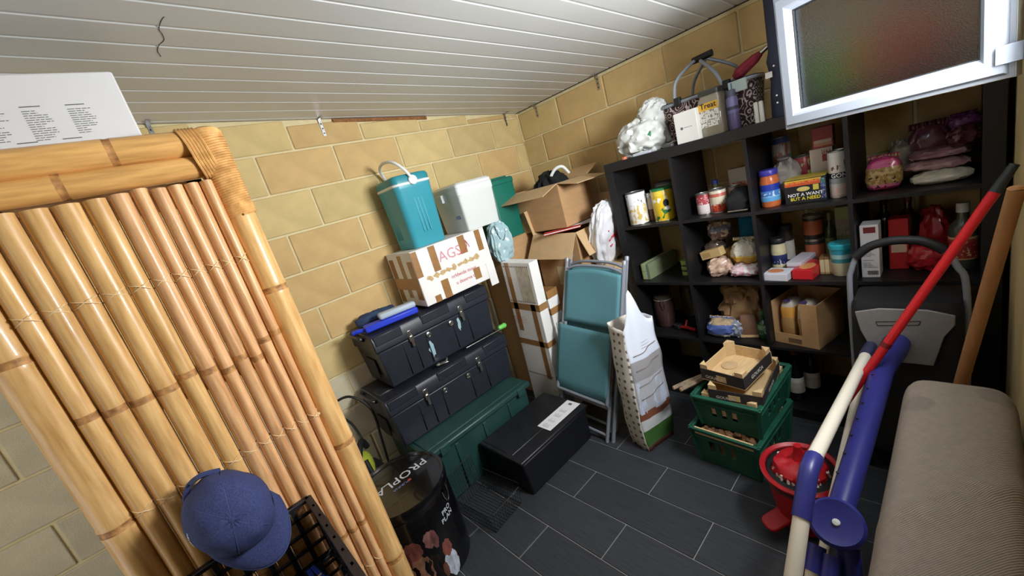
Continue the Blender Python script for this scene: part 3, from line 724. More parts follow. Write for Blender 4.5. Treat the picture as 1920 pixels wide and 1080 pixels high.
h = G(); pts = spline([(0.145, 0.0, 0.37), (0.145, -0.03, 0.43), (0.10, -0.062, 0.487), (0.0, -0.075, 0.505), (-0.10, -0.062, 0.487), (-0.145, -0.03, 0.43), (-0.145, 0.0, 0.37)], 7)
hd = h.tube(pts, 0.0085, 8).build('swing_handle', M_offw, tc)
for s in (-1, 1): G().lathe([(0.026, 0), (0.026, 0.010), (0.020, 0.014), (0, 0.015)], 20, c=(s * 0.137, 0, 0.372), m=Matrix.Rotation(s * PI / 2, 3, 'Y')).build('pivot_cap', M_offw, hd)
wcl = thing('cool_box', 'white cool box with blue lettering beside the teal cooler', 'cooler', (-0.735, -0.50, 1.3345), R(-4))
loft(G(), [(0.88, 0.88, 0), (0.91, 0.91, 0.006), (0.975, 0.975, 0.215), (1.0, 1.0, 0.22), (1.0, 1.0, 0.262)], 0.33, 0.27, 0.022).build('body', M_offw, wcl)
loft(G(), [(0.985, 0.985, 0.263), (0.985, 0.985, 0.280), (0.90, 0.90, 0.292), (0.86, 0.86, 0.2935)], 0.33, 0.27, 0.022).build('lid', M_offw, wcl)
G().b2((-0.06, -0.150, 0.20), (-0.02, -0.132, 0.25)).build('latch', M_offw, wcl, bevel=0.003)
lettering('ota', 0.030, mat('blue_ink', (50, 84, 190), 0.5), wcl, lambda x, y: (0.075 + x, -0.1265 - 0.0 - 0.0005, 0.095 + y + 0.0), 0.02)
gcl = thing('cool_box', 'dark green plastic box mostly hidden behind the white cool box', 'cooler', (-0.79, -0.225, 1.19), R(-4))
loft(G(), [(0.92, 0.92, 0), (1.0, 1.0, 0.36), (1.03, 1.03, 0.365), (1.03, 1.03, 0.39), (0.95, 0.95, 0.40)], 0.30, 0.22, 0.03).build('body', mat('bottle_green', (22, 104, 88), 0.4), gcl)
G().b2((-0.10, -0.09, 0.40), (0.10, 0.09, 0.412)).build('lid', mat('bottle_green', (22, 104, 88), 0.4), gcl, bevel=0.004)
# what the green box and the big cartons stand on
def carton(name, label, loc, d, rz=0, m=None, tape=None, group=None, rot=None, cat='box'):
    t = thing(name, label, cat, loc, rz, group, rot)
    G().b2((-d[0] / 2, -d[1] / 2, 0), (d[0] / 2, d[1] / 2, d[2] - 0.004)).build('body', m or M_card, t, bevel=0.003)
    G().b2((-d[0] / 2, -d[1] / 2, d[2] - 0.004), (-0.001, d[1] / 2, d[2])).build('top_flap', m or M_card, t, bevel=0.0008)
    G().b2((0.001, -d[1] / 2, d[2] - 0.004), (d[0] / 2, d[1] / 2, d[2])).build('top_flap', m or M_card, t, bevel=0.0008)
    for (nx, a0, a1, z0, z1) in tape or []:
        e = 0.0008
        if nx == 'y-': G().b2((a0, -d[1] / 2 - e, z0), (a1, -d[1] / 2, z1)).build('tape_strip', M_tape, t, smooth=False)
        elif nx == 'x+': G().b2((d[0] / 2, a0, z0), (d[0] / 2 + e, a1, z1)).build('tape_strip', M_tape, t, smooth=False)
        elif nx == 'z+': G().b2((a0, z0, d[2]), (a1, z1, d[2] + e)).build('tape_strip', M_tape, t, smooth=False)
    return t
carton('moving_carton', 'plain brown carton hidden behind the flat white parcels under green box', (-0.795, -0.215, 0), (0.31, 0.30, 1.189))
# two flat white parcels standing on end beside the toolboxes
c2 = carton('flat_parcel', 'tall flat white parcel crossed with brown tape standing beside the toolboxes', (-0.50, -0.455, 0.0), (0.26, 0.075, 1.075), 0, M_wbox,
       [('y-', -0.10, -0.06, 0.60, 1.075), ('y-', -0.13, 0.13, 0.755, 0.80), ('y-', -0.13, 0.13, 0.50, 0.54), ('y-', 0.055, 0.095, 0.26, 0.80), ('x+', -0.037, 0.037, 0.755, 0.80), ('x+', -0.037, 0.037, 0.50, 0.54), ('x+', -0.037, 0.037, 0.26, 0.29)], 'taped white parcels', rot=(0, R(3.2), 0))
G().b2((0.0, -0.0384, 0.82), (0.11, -0.0378, 1.05)).build('torn_patch', mat('torn_grey', (190, 180, 160), 0.9, var=0.2, scale=30), c2, smooth=False)
for zz in (1.045, 0.81, 0.275):
    g = G()
    for k in range(14): g.b2((-0.115 + k * 0.0165, -0.0388, zz), (-0.109 + k * 0.0165, -0.0378, zz + 0.008))
    g.build('perforation', mat('dark_perforation', (96, 70, 60), 0.9), c2, smooth=False)
print_lines(c2, (-0.125, -0.0388, 0.70), (1, 0, 0), (0, 0, 1), 4, 0.13, M_redink, lh=0.016, seed=77)
c3 = carton('flat_parcel', 'shorter white parcel with black outline prints behind the tall taped parcel', (-0.425, -0.345, 0.0), (0.18, 0.10, 0.84), 0, M_wbox,
       [('x+', -0.05, 0.05, 0.68, 0.725), ('x+', -0.05, 0.05, 0.42, 0.46), ('y-', -0.09, 0.09, 0.68, 0.725), ('z+', -0.09, 0.09, -0.05, 0.05), ('x+', -0.05, 0.05, 0.79, 0.84), ('y-', -0.09, 0.09, 0.79, 0.84)], 'taped white parcels')
g = G()
for z0 in (0.50, 0.30):
    for a, b in (((0.0912, -0.035, z0), (0.0912, 0.03, z0)), ((0.0912, 0.03, z0), (0.0912, 0.03, z0 + 0.12)), ((0.0912, 0.03, z0 + 0.12), (0.0912, -0.035, z0 + 0.12)), ((0.0912, -0.035, z0 + 0.12), (0.0912, -0.035, z0)), ((0.0912, -0.035, z0 + 0.12), (0.0912, 0.0, z0 + 0.06)), ((0.0912, 0.0, z0 + 0.06), (0.0912, 0.03, z0 + 0.12))): g.bar(a, b, 0.002, 0.001)
g.build('printed_symbol', M_blackink, c3, smooth=False)
# pale blue plastic bag drooping beside the white carton
t = thing('plastic_bag', 'pale blue translucent plastic bag drooping between white cool box and cartons', 'bag', (-0.60, -0.42, 1.075), R(-6))
pillow(0.09, 0.14, 0.26, 0.7, rough=0.008, ns=10, seed=8, taper=0.3, ridge=0.014, nu=48, nv=32).build('film', mat('blue_film', (166, 196, 202), 0.25, alpha=0.9, coat=0.4), t)
G().tube(spline([(0.045, -0.04, 0.24), (0.05, -0.03, 0.16), (0.05, 0.0, 0.14), (0.05, 0.03, 0.20)], 5), 0.0022, 5).build('printed_line', M_blackink, t)

# ---- open cardboard boxes in the corner
def open_carton(name, label, loc, w, d, h, flaps, rz=0, rot=None, fl=0.15, m=None):
    t = thing(name, label, 'box', loc, rz, None, rot); e = 0.004; m = m or M_card
    G().b2((-w / 2, -d / 2, 0), (w / 2, d / 2, e)).build('base', m, t, smooth=False)
    for nm, lo, hi in (('side_wall', (-w / 2, -d / 2, e), (-w / 2 + e, d / 2, h)), ('side_wall', (w / 2 - e, -d / 2, e), (w / 2, d / 2, h)), ('end_wall', (-w / 2 + e, -d / 2, e), (w / 2 - e, -d / 2 + e, h)), ('end_wall', (-w / 2 + e, d / 2 - e, e), (w / 2 - e, d / 2, h))):
        G().b2(lo, hi).build(nm, m, t, bevel=0.001, seg=1, smooth=False)
    for side, ang in flaps.items():
        g = G(); L = fl
        if side in '+x-x':
            pass
        if side == '+x': g.add([(0, -d / 2, 0), (0, d / 2, 0), (L * math.sin(ang), d / 2 + 0.01, L * math.cos(ang)), (L * math.sin(ang), -d / 2 - 0.01, L * math.cos(ang))], [(0, 1, 2, 3)]); loc2 = (w / 2, 0, h)
        if side == '-x': g.add([(0, -d / 2, 0), (0, d / 2, 0), (-L * math.sin(ang), d / 2 + 0.01, L * math.cos(ang)), (-L * math.sin(ang), -d / 2 - 0.01, L * math.cos(ang))], [(0, 1, 2, 3)]); loc2 = (-w / 2, 0, h)
        if side == '-y': g.add([(-w / 2, 0, 0), (w / 2, 0, 0), (w / 2 - 0.005, -L * math.sin(ang), L * math.cos(ang)), (-w / 2 - 0.02, -L * math.sin(ang), L * math.cos(ang))], [(0, 1, 2, 3)]); loc2 = (0, -d / 2, h)
        if side == '+y': g.add([(-w / 2, 0, 0), (w / 2, 0, 0), (w / 2, L * math.sin(ang), L * math.cos(ang)), (-w / 2, L * math.sin(ang), L * math.cos(ang))], [(0, 1, 2, 3)]); loc2 = (0, d / 2, h)
        g.build('flap', M_cardl, t, loc=loc2, solid=0.004, smooth=False)
    return t
big = open_carton('moving_carton', 'tall brown carton with drooping flaps and black circular prints in corner', (-0.445, 0.055, 0.0), 0.36, 0.42, 1.155, {'-y': R(150), '+x': R(152), '+y': R(20), '-x': R(10)}, rot=(0, R(3.0), R(2)), fl=0.17)
for (y, z, s) in ((-0.02, 0.98, 0.05), (0.13, 0.94, 0.05), (0.06, 1.06, 0.03)):
    G().tube([(0.181, y + s * math.cos(a), z + s * math.sin(a)) for a in [2 * PI * i / 20 for i in range(20)]], 0.003, 4, closed=True).build('printed_ring', M_blackink, big)
G().b2((-0.03, -0.2108, 0.80), (0.08, -0.2102, 0.93)).build('paper_label', mat('cream_paper', (206, 188, 150), 0.8), big, smooth=False)
for k, (c, s, l, z) in enumerate([((196, 60, 56), (0.22, 0.03, 0.17), 'red', 1.162), ((220, 220, 216), (0.20, 0.035, 0.24), 'white', 1.13)]):
    pass
t = thing('folder', 'red folder lying across top of the tall brown carton', 'folder', (-0.31, -0.135, 1.163), R(35))
G().b2((-0.12, -0.035, 0), (0.12, 0.035, 0.003)).build('cover', mat('red_card', (190, 52, 46), 0.5), t, bevel=0.0008); G().b2((-0.118, -0.033, 0.0035), (0.118, 0.033, 0.009)).build('pages', M_wcard, t, bevel=0.0008); G().b2((-0.12, -0.035, 0.0095), (0.12, 0.035, 0.012)).build('cover', mat('red_card', (190, 52, 46)), t, bevel=0.0008)
t = thing('paper_stack', 'white papers poking out of the tall brown carton', 'papers', (-0.29, 0.03, 1.162), R(55))
for k in range(3): G().b2((-0.12, -0.05, 0.004 * k), (0.12, 0.05, 0.004 * k + 0.0035)).build('sheet', M_wcard, t, rot=(0, 0, 0.05 * k), smooth=False)
up = open_carton('open_carton', 'open brown carton holding black cloth on top of the tall carton', (-0.475, 0.03, 1.18), 0.40, 0.33, 0.28, {'-y': R(108), '+x': R(100), '+y': R(70), '-x': R(95)}, rz=R(2), fl=0.16)
t = thing('cloth_bundle', 'crumpled black cloth heaped inside the open top carton', 'cloth', (-0.465, 0.04, 1.19))
pillow(0.25, 0.21, 0.345, 0.75, rough=0.008, ns=12, seed=5, taper=0.30, ridge=0.022, nu=56, nv=36).build('cloth', mat('black_cloth', (22, 22, 24), 0.95, var=0.2, scale=40), t)
G().tube(spline([(0.05, -0.05, 0.31), (0.09, -0.03, 0.355), (0.13, 0.0, 0.36), (0.14, 0.04, 0.31)], 6), 0.010, 8).build('white_cord', M_offw, t)
# white printed carrier bag squeezed between carton and shelf, beige carton under it
carton('small_carton', 'beige carton wedged between the tall carton and black shelf', (-0.108, 0.10, 0.0), (0.165, 0.34, 0.885), 0, M_cardl)
t = thing('carrier_bag', 'white plastic carrier bag with red print leaning beside the black shelf', 'bag', (-0.150, 0.04, 0.886), rot=(0, R(14), R(-8)))
pillow(0.10, 0.24, 0.40, 0.6, rough=0.010, ns=12, seed=11, taper=0.15, ridge=0.014, nu=56, nv=36).build('film', mat('white_film', (216, 216, 220), 0.3, coat=0.3), t)
for pts in ([(0.056, -0.05, 0.24), (0.058, -0.02, 0.19), (0.058, 0.03, 0.21)], [(0.057, -0.04, 0.17), (0.058, 0.0, 0.20), (0.057, 0.04, 0.16)], [(0.056, -0.03, 0.13), (0.057, 0.01, 0.15), (0.056, 0.03, 0.11)]): G().tube(spline(pts, 4), 0.006, 5).build('red_print', mat('red_print', (178, 30, 44), 0.5), t)
# ================================================================== floor things
M_gloss = mat('gloss_black', (12, 12, 14), 0.18, coat=0.5)
can = thing('pet_food_tin', 'big glossy black lidded tin with dog print in front of chest', 'tin', (-0.255, -1.652, 0))
cr_ = 0.204
G().lathe([(cr_ - 0.006, 0), (cr_, 0.004), (cr_, 0.365), (cr_ - 0.004, 0.372), (cr_, 0.379), (cr_, 0.405)], 56).build('body', M_gloss, can)
G().lathe([(cr_ + 0.004, 0.385), (cr_ + 0.006, 0.39), (cr_ + 0.006, 0.418), (cr_ + 0.001, 0.428), (cr_ - 0.010, 0.428), (cr_ - 0.014, 0.420), (0, 0.420)], 56).build('lid', M_gloss, can)
M_silv = mat('silver_print', (196, 200, 208), 0.35)
lettering('PROPLAN', 0.052, M_silv, can, lambda x, y: (-0.035 + y, 0.0 - x, 0.4206), 0.006)
lettering('PURINA', 0.016, mat('blue_print', (112, 128, 170), 0.4), can, lambda x, y: (0.022 + y, -0.0 - x, 0.4206), 0.006)
G().b2((0.016, 0.036, 0.4203), (0.03, 0.05, 0.4207)).build('emblem', mat('red_print2', (176, 60, 60), 0.5), can, smooth=False)
def oncyl(a0, z0, rot=0.0, e=0.0008):
    c, s_ = math.cos(rot), math.sin(rot)
    def fn(x, y):
        u = x * c - y * s_; v = x * s_ + y * c; a = R(a0) + u / cr_
        return ((cr_ + e) * math.cos(a), (cr_ + e) * math.sin(a), z0 + v)
    return fn
lettering('PRO', 0.022, M_silv, can, oncyl(27, 0.295, R(0)), 0.02); lettering('PLAN', 0.022, M_silv, can, oncyl(25, 0.265, R(0)), 0.02)
def cpatch(a0, z0, w, h, col, e, seed, nm='dog_print'):
    rr = random.Random(seed); n = 26; f = oncyl(a0, z0, 0, e); ring_ = [f(w * math.cos(2 * PI * i / n) * rr.uniform(.82, 1.08), h * math.sin(2 * PI * i / n) * rr.uniform(.82, 1.08)) for i in range(n)]
    g = G(); g.add([f(0, 0)] + ring_, [(0, 1 + i, 1 + (i + 1) % n) for i in range(n)])
    return g.build(nm, mat('print_%d_%d_%d' % col, col, 0.35, var=0.45, scale=55, stretch=(1, 1, .35)), can, smooth=False)
cpatch(-26, 0.13, 0.050, 0.085, (134, 96, 74), 0.0006, 1)      # tan chest
cpatch(-10, 0.11, 0.04, 0.07, (30, 22, 22), 0.0005, 2)
cpatch(-28, 0.235, 0.040, 0.050, (112, 62, 54), 0.0009, 3); cpatch(-38, 0.20, 0.018, 0.052, (84, 42, 38), 0.0011, 4)
cpatch(-6, 0.25, 0.030, 0.042, (124, 84, 78), 0.0009, 5); cpatch(-1, 0.235, 0.016, 0.045, (104, 66, 62), 0.0011, 6)
cpatch(9, 0.075, 0.034, 0.075, (184, 190, 202), 0.0007, 7); cpatch(9, 0.155, 0.026, 0.042, (122, 70, 58), 0.0010, 8); cpatch(-1, 0.07, 0.014, 0.04, (104, 66, 50), 0.0011, 9)
h = G(); h.tube(spline([((cr_ + .004) * math.cos(R(a)), (cr_ + .004) * math.sin(R(a)), z) for a, z in ((30, 0.375), (31, 0.34), (36, 0.315), (41, 0.34), (42, 0.375))], 5), 0.003, 6); h.build('bail_handle', M_chrome, can)
G().b2((-0.012, -0.003, -0.012), (0.012, 0.003, 0.012)).build('handle_lug', M_gloss, can, loc=((cr_ + .002) * math.cos(R(36)), (cr_ + .002) * math.sin(R(36)), 0.372), rot=(0, 0, R(126)))

# black lidded storage box
bb = thing('storage_box', 'black plastic storage box with white sticker on its flat lid', 'box', (-0.250, -0.862, 0))
tapered(G(), -0.150, 0.196, -0.268, 0.268, 0, 0.198, 0.0, 0.012).build('body', M_tb if False else mat('matt_black', (16, 17, 22), 0.45), bb, bevel=0.012)
G().b2((-0.155, -0.278, 0.196), (0.200, 0.278, 0.216)).build('lid', mat('black_lid', (26, 27, 31), 0.38, var=0.3, scale=30), bb, bevel=0.006)
G().b2((-0.145, -0.255, 0.2145), (0.110, 0.262, 0.2195)).build('lid_panel', mat('black_lid', (26, 27, 31)), bb, bevel=0.003)
g = G().b2((0.066, -0.012, 0.2200), (0.166, 0.262, 0.2204)); st = g.build('sticker', M_wcard, bb, smooth=False)
for k in range(4): print_lines(bb, (0.082, 0.0 + 0.05 * k, 0.2206), (0, 1, 0), (-1, 0, 0), 9, 0.035, M_ink, seed=20 + k, head=False)
G().b2((0.098, 0.225, 0.2205), (0.122, 0.243, 0.2209)).build('printed_symbol', M_ink, bb, smooth=False)

# wire basket between tin and storage box
M_wire = mat('black_wire', (9, 11, 12), 0.7)
wk = thing('wire_basket', 'empty black wire basket on floor between the tin and storage box', 'basket', (-0.215, -1.30, 0), R(6))
bw, bd_, bh = 0.33, 0.23, 0.20
def wire_wall(nm, P, Q, h0, nv, nh, lean=(0, 0)):
    g = G(); P = Vector(P); Q = Vector(Q); l = Vector((lean[0], lean[1], 0))
    for i in range(nv + 1): b = P.lerp(Q, i / nv); g.tube([b, b + l + Vector((0, 0, h0))], 0.0011, 4)
    for j in range(nh + 1): o = l * (j / nh) + Vector((0, 0, h0 * j / nh)); g.tube([P + o, Q + o], 0.0011 if j < nh else 0.0028, 4)
    o = g.build(nm, M_wire, wk); o['kind'] = 'stuff'; return o
x0, x1, y0, y1 = -bw / 2 + 0.02, bw / 2 - 0.02, -bd_ / 2 + 0.02, bd_ / 2 - 0.02
wire_wall('wire_side', (x0, y0, 0.003), (x0, y1, 0.003), bh, 12, 8, (-0.02, 0)); wire_wall('wire_side', (x1, y0, 0.003), (x1, y1, 0.003), bh * 0.55, 12, 5, (0.02, 0))
wire_wall('wire_side', (x0, y0, 0.003), (x1, y0, 0.003), bh * 0.55, 16, 5, (0, -0.02)); wire_wall('wire_side', (x0, y1, 0.003), (x1, y1, 0.003), bh * 0.55, 16, 5, (0, 0.02))
g = G()
for i in range(17): a = x0 + (x1 - x0) * i / 16; g.tube([(a, y0, 0.003), (a, y1, 0.003)], 0.0011, 4)
for i in range(13): a = y0 + (y1 - y0) * i / 12; g.tube([(x0, a, 0.003), (x1, a, 0.003)], 0.0011, 4)
o = g.build('wire_base', M_wire, wk); o['kind'] = 'stuff'
G().tube(spline([(x0 - .02, y0, bh), (x0 - .03, y0 - .03, bh + .02), (x0, y0 - .05, bh - .03), (x0 + .06, y0 - .03, bh * .55)], 5), 0.003, 6).build('hook_handle', M_wire, wk)

# lime and black power tool with cable left of the chest
pt = thing('power_tool', 'lime green and black corded power tool beside the big black tin', 'tool', (-0.76, -1.645, 0), R(-20))
M_lime = mat('lime_casing', (168, 178, 60), 0.45); M_rub = mat('black_rubber', (24, 24, 26), 0.6)
loft(G(), [(1, 1, 0), (1, 1, 0.20), (0.9, 0.85, 0.26), (0.7, 0.6, 0.30)], 0.17, 0.17, 0.03).build('motor_case', M_rub, pt)
pillow(0.15, 0.13, 0.16, 0.7).build('casing', M_lime, pt, loc=(0.03, -0.02, 0.24))
G().tube(spline([(0.09, -0.03, 0.24), (0.12, -0.02, 0.34), (0.06, 0.0, 0.42), (-0.02, 0.02, 0.44), (-0.06, 0.03, 0.38)], 6), [0.017] * 25, 10).build('handle', M_rub, pt)
G().tube(spline([(0.11, 0.03, 0.22), (0.125, 0.03, 0.31), (0.10, 0.02, 0.39)], 6), 0.014, 10).build('side_handle', M_rub, pt)
G().lathe([(0.022, 0), (0.022, 0.03), (0.015, 0.035), (0, 0.036)], 14, c=(0.10, -0.055, 0.22), m=Matrix.Rotation(R(70), 3, 'Y')).build('knob', M_lime, pt)
G().tube(spline([(-0.04, 0.03, 0.40), (-0.10, 0.0, 0.52), (-0.08, -0.06, 0.66), (-0.02, 0.05, 0.71), (0.0, 0.13, 0.60), (-0.02, 0.12, 0.40), (-0.06, 0.10, 0.2)], 8), 0.007, 8).build('cable', M_rub, pt)

# ---- folded sling chairs
M_sling = mat('teal_sling', (86, 136, 146), 0.75, var=0.06, scale=200, bump=0.1, bscale=600, stretch=(1, 1, 1))
M_alu = mat('grey_aluminium', (148, 154, 164), 0.4, metal=0.35)
def folded_chair(label, org, k):
    ez = Vector((0.10, 0.33, 1.0)).normalized(); ex = Vector((1, 0, 0)); ex = (ex - ez * ex.dot(ez)).normalized(); ey = ez.cross(ex)
    t = thing('folding_chair', label, 'chair', (0, 0, 0), 0, 'folded teal chairs')
    t.matrix_world = Matrix.Translation(org) @ Matrix((ex, ey, ez)).transposed().to_4x4()
    w = 0.205
    for s in (-1, 1):
        G().tube(spline([(s * w, 0.0, 0.0), (s * w, 0.0, 0.30), (s * (w + 0.004), 0.004, 0.70), (s * w, 0.008, 1.045)], 6), 0.011, 8).build('back_post', M_alu, t)
        G().lathe([(0.0125, 0), (0.0125, 0.02), (0.009, 0.026), (0, 0.027)], 12, c=(s * w, 0.008, 1.03)).build('post_cap', M_alu, t)
        G().tube([(s * (w - 0.028), -0.020, 0.012), (s * (w - 0.026), -0.012, 0.66)], 0.010, 8).build('leg', M_alu, t)
        G().tube([(s * (w - 0.02), -0.052, 0.245), (s * (w - 0.02), -0.046, 0.655)], 0.010, 8).build('seat_rail', M_alu, t)
    for z, y, r in ((0.05, -0.018, 0.008), (0.20, 0.0, 0.008)): G().tube([(-w + 0.02, y, z), (w - 0.02, y, z)], r, 8).build('crossbar', M_alu, t)
    G().tube(spline([(-w, 0.006, 0.985), (-w * 0.5, 0.004, 1.012), (w * 0.5, 0.004, 1.012), (w, 0.006, 0.985)], 6), 0.009, 8).build('top_bar', M_alu, t)
    g = G(); g.grid(lambda u, v: ((u - 0.5) * 2 * (w - 0.008), -0.006 + 0.012 * math.sin(PI * u) * math.sin(PI * v), 0.665 + v * (0.31 + 0.022 * math.sin(PI * u))), 16, 12); g.build('back_sling', M_sling, t, solid=0.004)
    g = G(); g.grid(lambda u, v: ((u - 0.5) * 2 * (w - 0.014), -0.058 - 0.006 * math.sin(PI * v) + (0.03 * max(0, 0.12 - v) / 0.12), 0.235 + v * 0.415), 16, 14); g.build('seat_sling', M_sling, t, solid=0.004)
    G().tube([(-w + 0.015, -0.045, 0.238), (w - 0.015, -0.045, 0.238)], 0.010, 8).build('seat_bar', M_alu, t)
    return t
folded_chair('nearer folded chair with teal sling fabric leaning before the cartons', (-0.125, -0.585, 0.0), 0)
folded_chair('second folded teal chair tucked behind the nearer one', (-0.160, -0.500, 0.0), 1)

# ---- tall dog food bag
bagt = thing('pet_food_bag', 'tall opened paper sack with dotted side panel on floor before shelf', 'bag', (0.262, -0.459, 0), R(-15))
def dots_mat():
    m = mat('dotted_paper', (216, 212, 202), 0.5); nt = m.node_tree; b = nt.nodes['Principled BSDF']
    tc_ = nd(nt, 'ShaderNodeTexCoord'); mp = nd(nt, 'ShaderNodeMapping'); mp.inputs['Rotation'].default_value = (R(90), 0, R(0)); vo = nd(nt, 'ShaderNodeTexVoronoi', voronoi_dimensions='2D')
    vo.inputs['Scale'].default_value = 24; vo.inputs['Randomness'].default_value = 0.2
    cx = nd(nt, 'ShaderNodeSeparateXYZ'); cb = nd(nt, 'ShaderNodeCombineXYZ'); nt.links.new(tc_.outputs['Object'], cx.inputs[0]); nt.links.new(cx.outputs[0], cb.inputs[0]); nt.links.new(cx.outputs[2], cb.inputs[1]); nt.links.new(cb.outputs[0], vo.inputs['Vector'])
    l = nd(nt, 'ShaderNodeMath', operation='LESS_THAN'); l.inputs[1].default_value = 0.21; nt.links.new(vo.outputs['Distance'], l.inputs[0])
    mx = nd(nt, 'ShaderNodeMix', data_type='RGBA'); mx.inputs['A'].default_value = lin((214, 210, 200)); mx.inputs['B'].default_value = lin((112, 100, 92)); nt.links.new(l.outputs[0], mx.inputs['Factor']); nt.links.new(mx.outputs['Result'], b.inputs['Base Color'])
    return m
M_dots = dots_mat()
M_bagf = band_mat('sack_front', [(0, (120, 66, 44)), (0.03, (66, 106, 50)), (0.14, (200, 202, 204)), (0.21, (126, 76, 56)), (0.26, (176, 178, 184)), (0.46, (150, 148, 150)), (0.58, (206, 214, 228)), (0.62, (214, 220, 232))], 0.35, coat=0.3, blot=[((190, 200, 220), 5, 0.55, 0.25, 0.45)])
M_bagb = band_mat('sack_side', [(0, (120, 66, 44)), (0.03, (84, 116, 60)), (0.40, (110, 84, 60)), (0.55, (182, 120, 70)), (0.70, (212, 204, 190))], 0.4)
M_bagin = mat('sack_inside', (176, 178, 182), 0.5)
hw, hd2 = 0.060, 0.105
def bag_sec(z):
    k = 1.0 + 0.05 * math.sin(min(1, z / 0.6) * PI) - (0.0 if z < 0.5 else 0.25 * (z - 0.5))
    return hw * k, hd2 * k * (1.0 if z > 0.03 else 0.93)
lv = [0, 0.015, 0.05, 0.12, 0.2, 0.28, 0.36, 0.44, 0.52, 0.6, 0.66]
def bag_face(nm, m, P, N, nu, rim):
    g = G()
    def fn(u, v):
        top = rim(u); z = v * top; zz = min(z, 0.66); a, d = bag_sec(zz); x = (P[0] + (N[0] - P[0]) * u) * a; y = (P[1] + (N[1] - P[1]) * u) * d
        bul = 0.014 * math.sin(PI * u) * math.sin(PI * min(1, v * 0.95)); n = Vector((N[1] - P[1], -(N[0] - P[0]), 0)).normalized()
        x += n.x * bul; y += n.y * bul
        cr2 = 0.006 * noise.noise(Vector((x * 18, y * 18, z * 9)))
        lean = 0.030 * max(0, v - 0.1) - (0.10 * max(0, z - 0.68))
        return (x + cr2 + lean * -0.6, y + cr2 + lean, z)
    g.grid(fn, nu, 26)
    return g.build(nm, [m, M_bagin], bagt, solid=0.0012)
bag_face('dotted_panel', M_dots, (-1, -1), (1, -1), 10, lambda u: 0.715 - 0.02 * u)
bag_face('front_panel', M_bagf, (1, -1), (1, 1), 14, lambda u: 0.695 + 0.20 * math.exp(-((u - 0.42) / 0.22) ** 2) if True else 0.7)
bag_face('rear_gusset', M_bagf, (1, 1), (-1, 1), 10, lambda u: 0.70 + 0.01 * u)
bag_face('back_panel', M_bagb, (-1, 1), (-1, -1), 14, lambda u: 0.71 + 0.015 * u)
G().b2((-hw * 0.9, -hd2 * 0.9, 0.0), (hw * 0.9, hd2 * 0.9, 0.003)).build('base_fold', M_bagb, bagt, smooth=False)
loft(G(), [(0.9, 0.9, 0.004), (1, 1, 0.1), (0.95, 0.95, 0.42)], 2 * hw - 0.012, 2 * hd2 - 0.016, 0.02).build('kibble_fill', mat('kibble', (120, 82, 52), 0.9, var=0.3, scale=80), bagt)
for z, zz in ((0.55, 0), (0.47, 1), (0.38, 2), (0.31, 3)):
    a, d = bag_sec(z); g = G(); pts = []
    for k in range(13):
        t_ = k / 12; y = (-0.75 + 1.5 * t_) * d; bul = 0.014 * math.sin(PI * (t_ * 0.75 + 0.125)); v = z / 0.7
        lean = 0.03 * max(0, v - 0.1); zz_ = z + 0.022 / (1 + math.exp(-(t_ - 0.55) * 16))
        pts.append((a + bul + 0.0035 - lean * 0.6 + 0.006 * noise.noise(Vector((a * 18, y * 18, zz_ * 9))), y + lean, zz_))
    g.tube(pts, 0.0024, 5); g.build('printed_wave', mat('taupe_ink', (104, 92, 88), 0.6), bagt)
for k, s_ in enumerate(('FOR YOUR', 'ADULT DOG')[:0]): pass
def bagtxt(z): return lambda x, y: (bag_sec(0.6)[0] + 0.0165 - 0.012, 0.035 + x, z + y)
print_lines(bagt, (bag_sec(0.6)[0] + 0.0085, -0.005, 0.618), (0, 1, 0), (0, 0, 1), 3, 0.07, mat('violet_ink', (112, 84, 132), 0.6), lh=0.026, seed=61, head=False)

# ---- green harvest crates
M_crate = mat('green_crate', (28, 84, 66), 0.45, var=0.15, scale=14)
def green_crate(label, loc, rz, w, d, h):
    t = thing('harvest_crate', label, 'crate', loc, rz, 'green crates stacked on the floor'); th = 0.006; k = 0.88
    g = G().b2((-w / 2 * k, -d / 2 * k, 0), (w / 2 * k, d / 2 * k, 0.008)); g.build('base', M_crate, t, bevel=0.002)
    P = lambda sx, sy, z: (sx * w / 2 * (k + (1 - k) * z / h), sy * d / 2 * (k + (1 - k) * z / h), z)
    for nm, a, b in (('front_wall', (-1, -1), (1, -1)), ('back_wall', (1, 1), (-1, 1)), ('side_wall', (1, -1), (1, 1)), ('side_wall', (-1, 1), (-1, -1))):
        g = G(); L = 12; rows = [0.004, h * 0.22, h * 0.40, h * 0.72, h * 0.80, h]
        for j in range(5):
            for i in range(L):
                hole = (j == 2 and i in (3, 5, 7))
                if hole: continue
                q = lambda u, z: Vector(P(a[0] + (b[0] - a[0]) * u, a[1] + (b[1] - a[1]) * u, z))
                g.add([q(i / L, rows[j]), q((i + 1) / L, rows[j]), q((i + 1) / L, rows[j + 1]), q(i / L, rows[j + 1])], [(0, 1, 2, 3)])
        wl = g.build(nm, M_crate, t, solid=th, smooth=False)
        g = G(); A = Vector(P(a[0], a[1], h)); B = Vector(P(b[0], b[1], h)); g.bar(A, B, 0.022, 0.012); A2 = Vector(P(a[0], a[1], h * 0.8)); B2 = Vector(P(b[0], b[1], h * 0.8)); g.build('rim', M_crate, wl, bevel=0.003)
        g = G(); g.bar(A2, B2, 0.016, 0.006); g.build('ledge', M_crate, wl, bevel=0.001)
    for sx in (-1, 1):
        for sy in (-1, 1): G().tube([P(sx, sy, 0.004), P(sx, sy, h)], 0.010, 8).build('corner_post', M_crate, t)
    return t
green_crate('lower green plastic crate on the tiles filled with brown shells', (0.69, -0.335, 0.0), R(-4), 0.30, 0.39, 0.20)
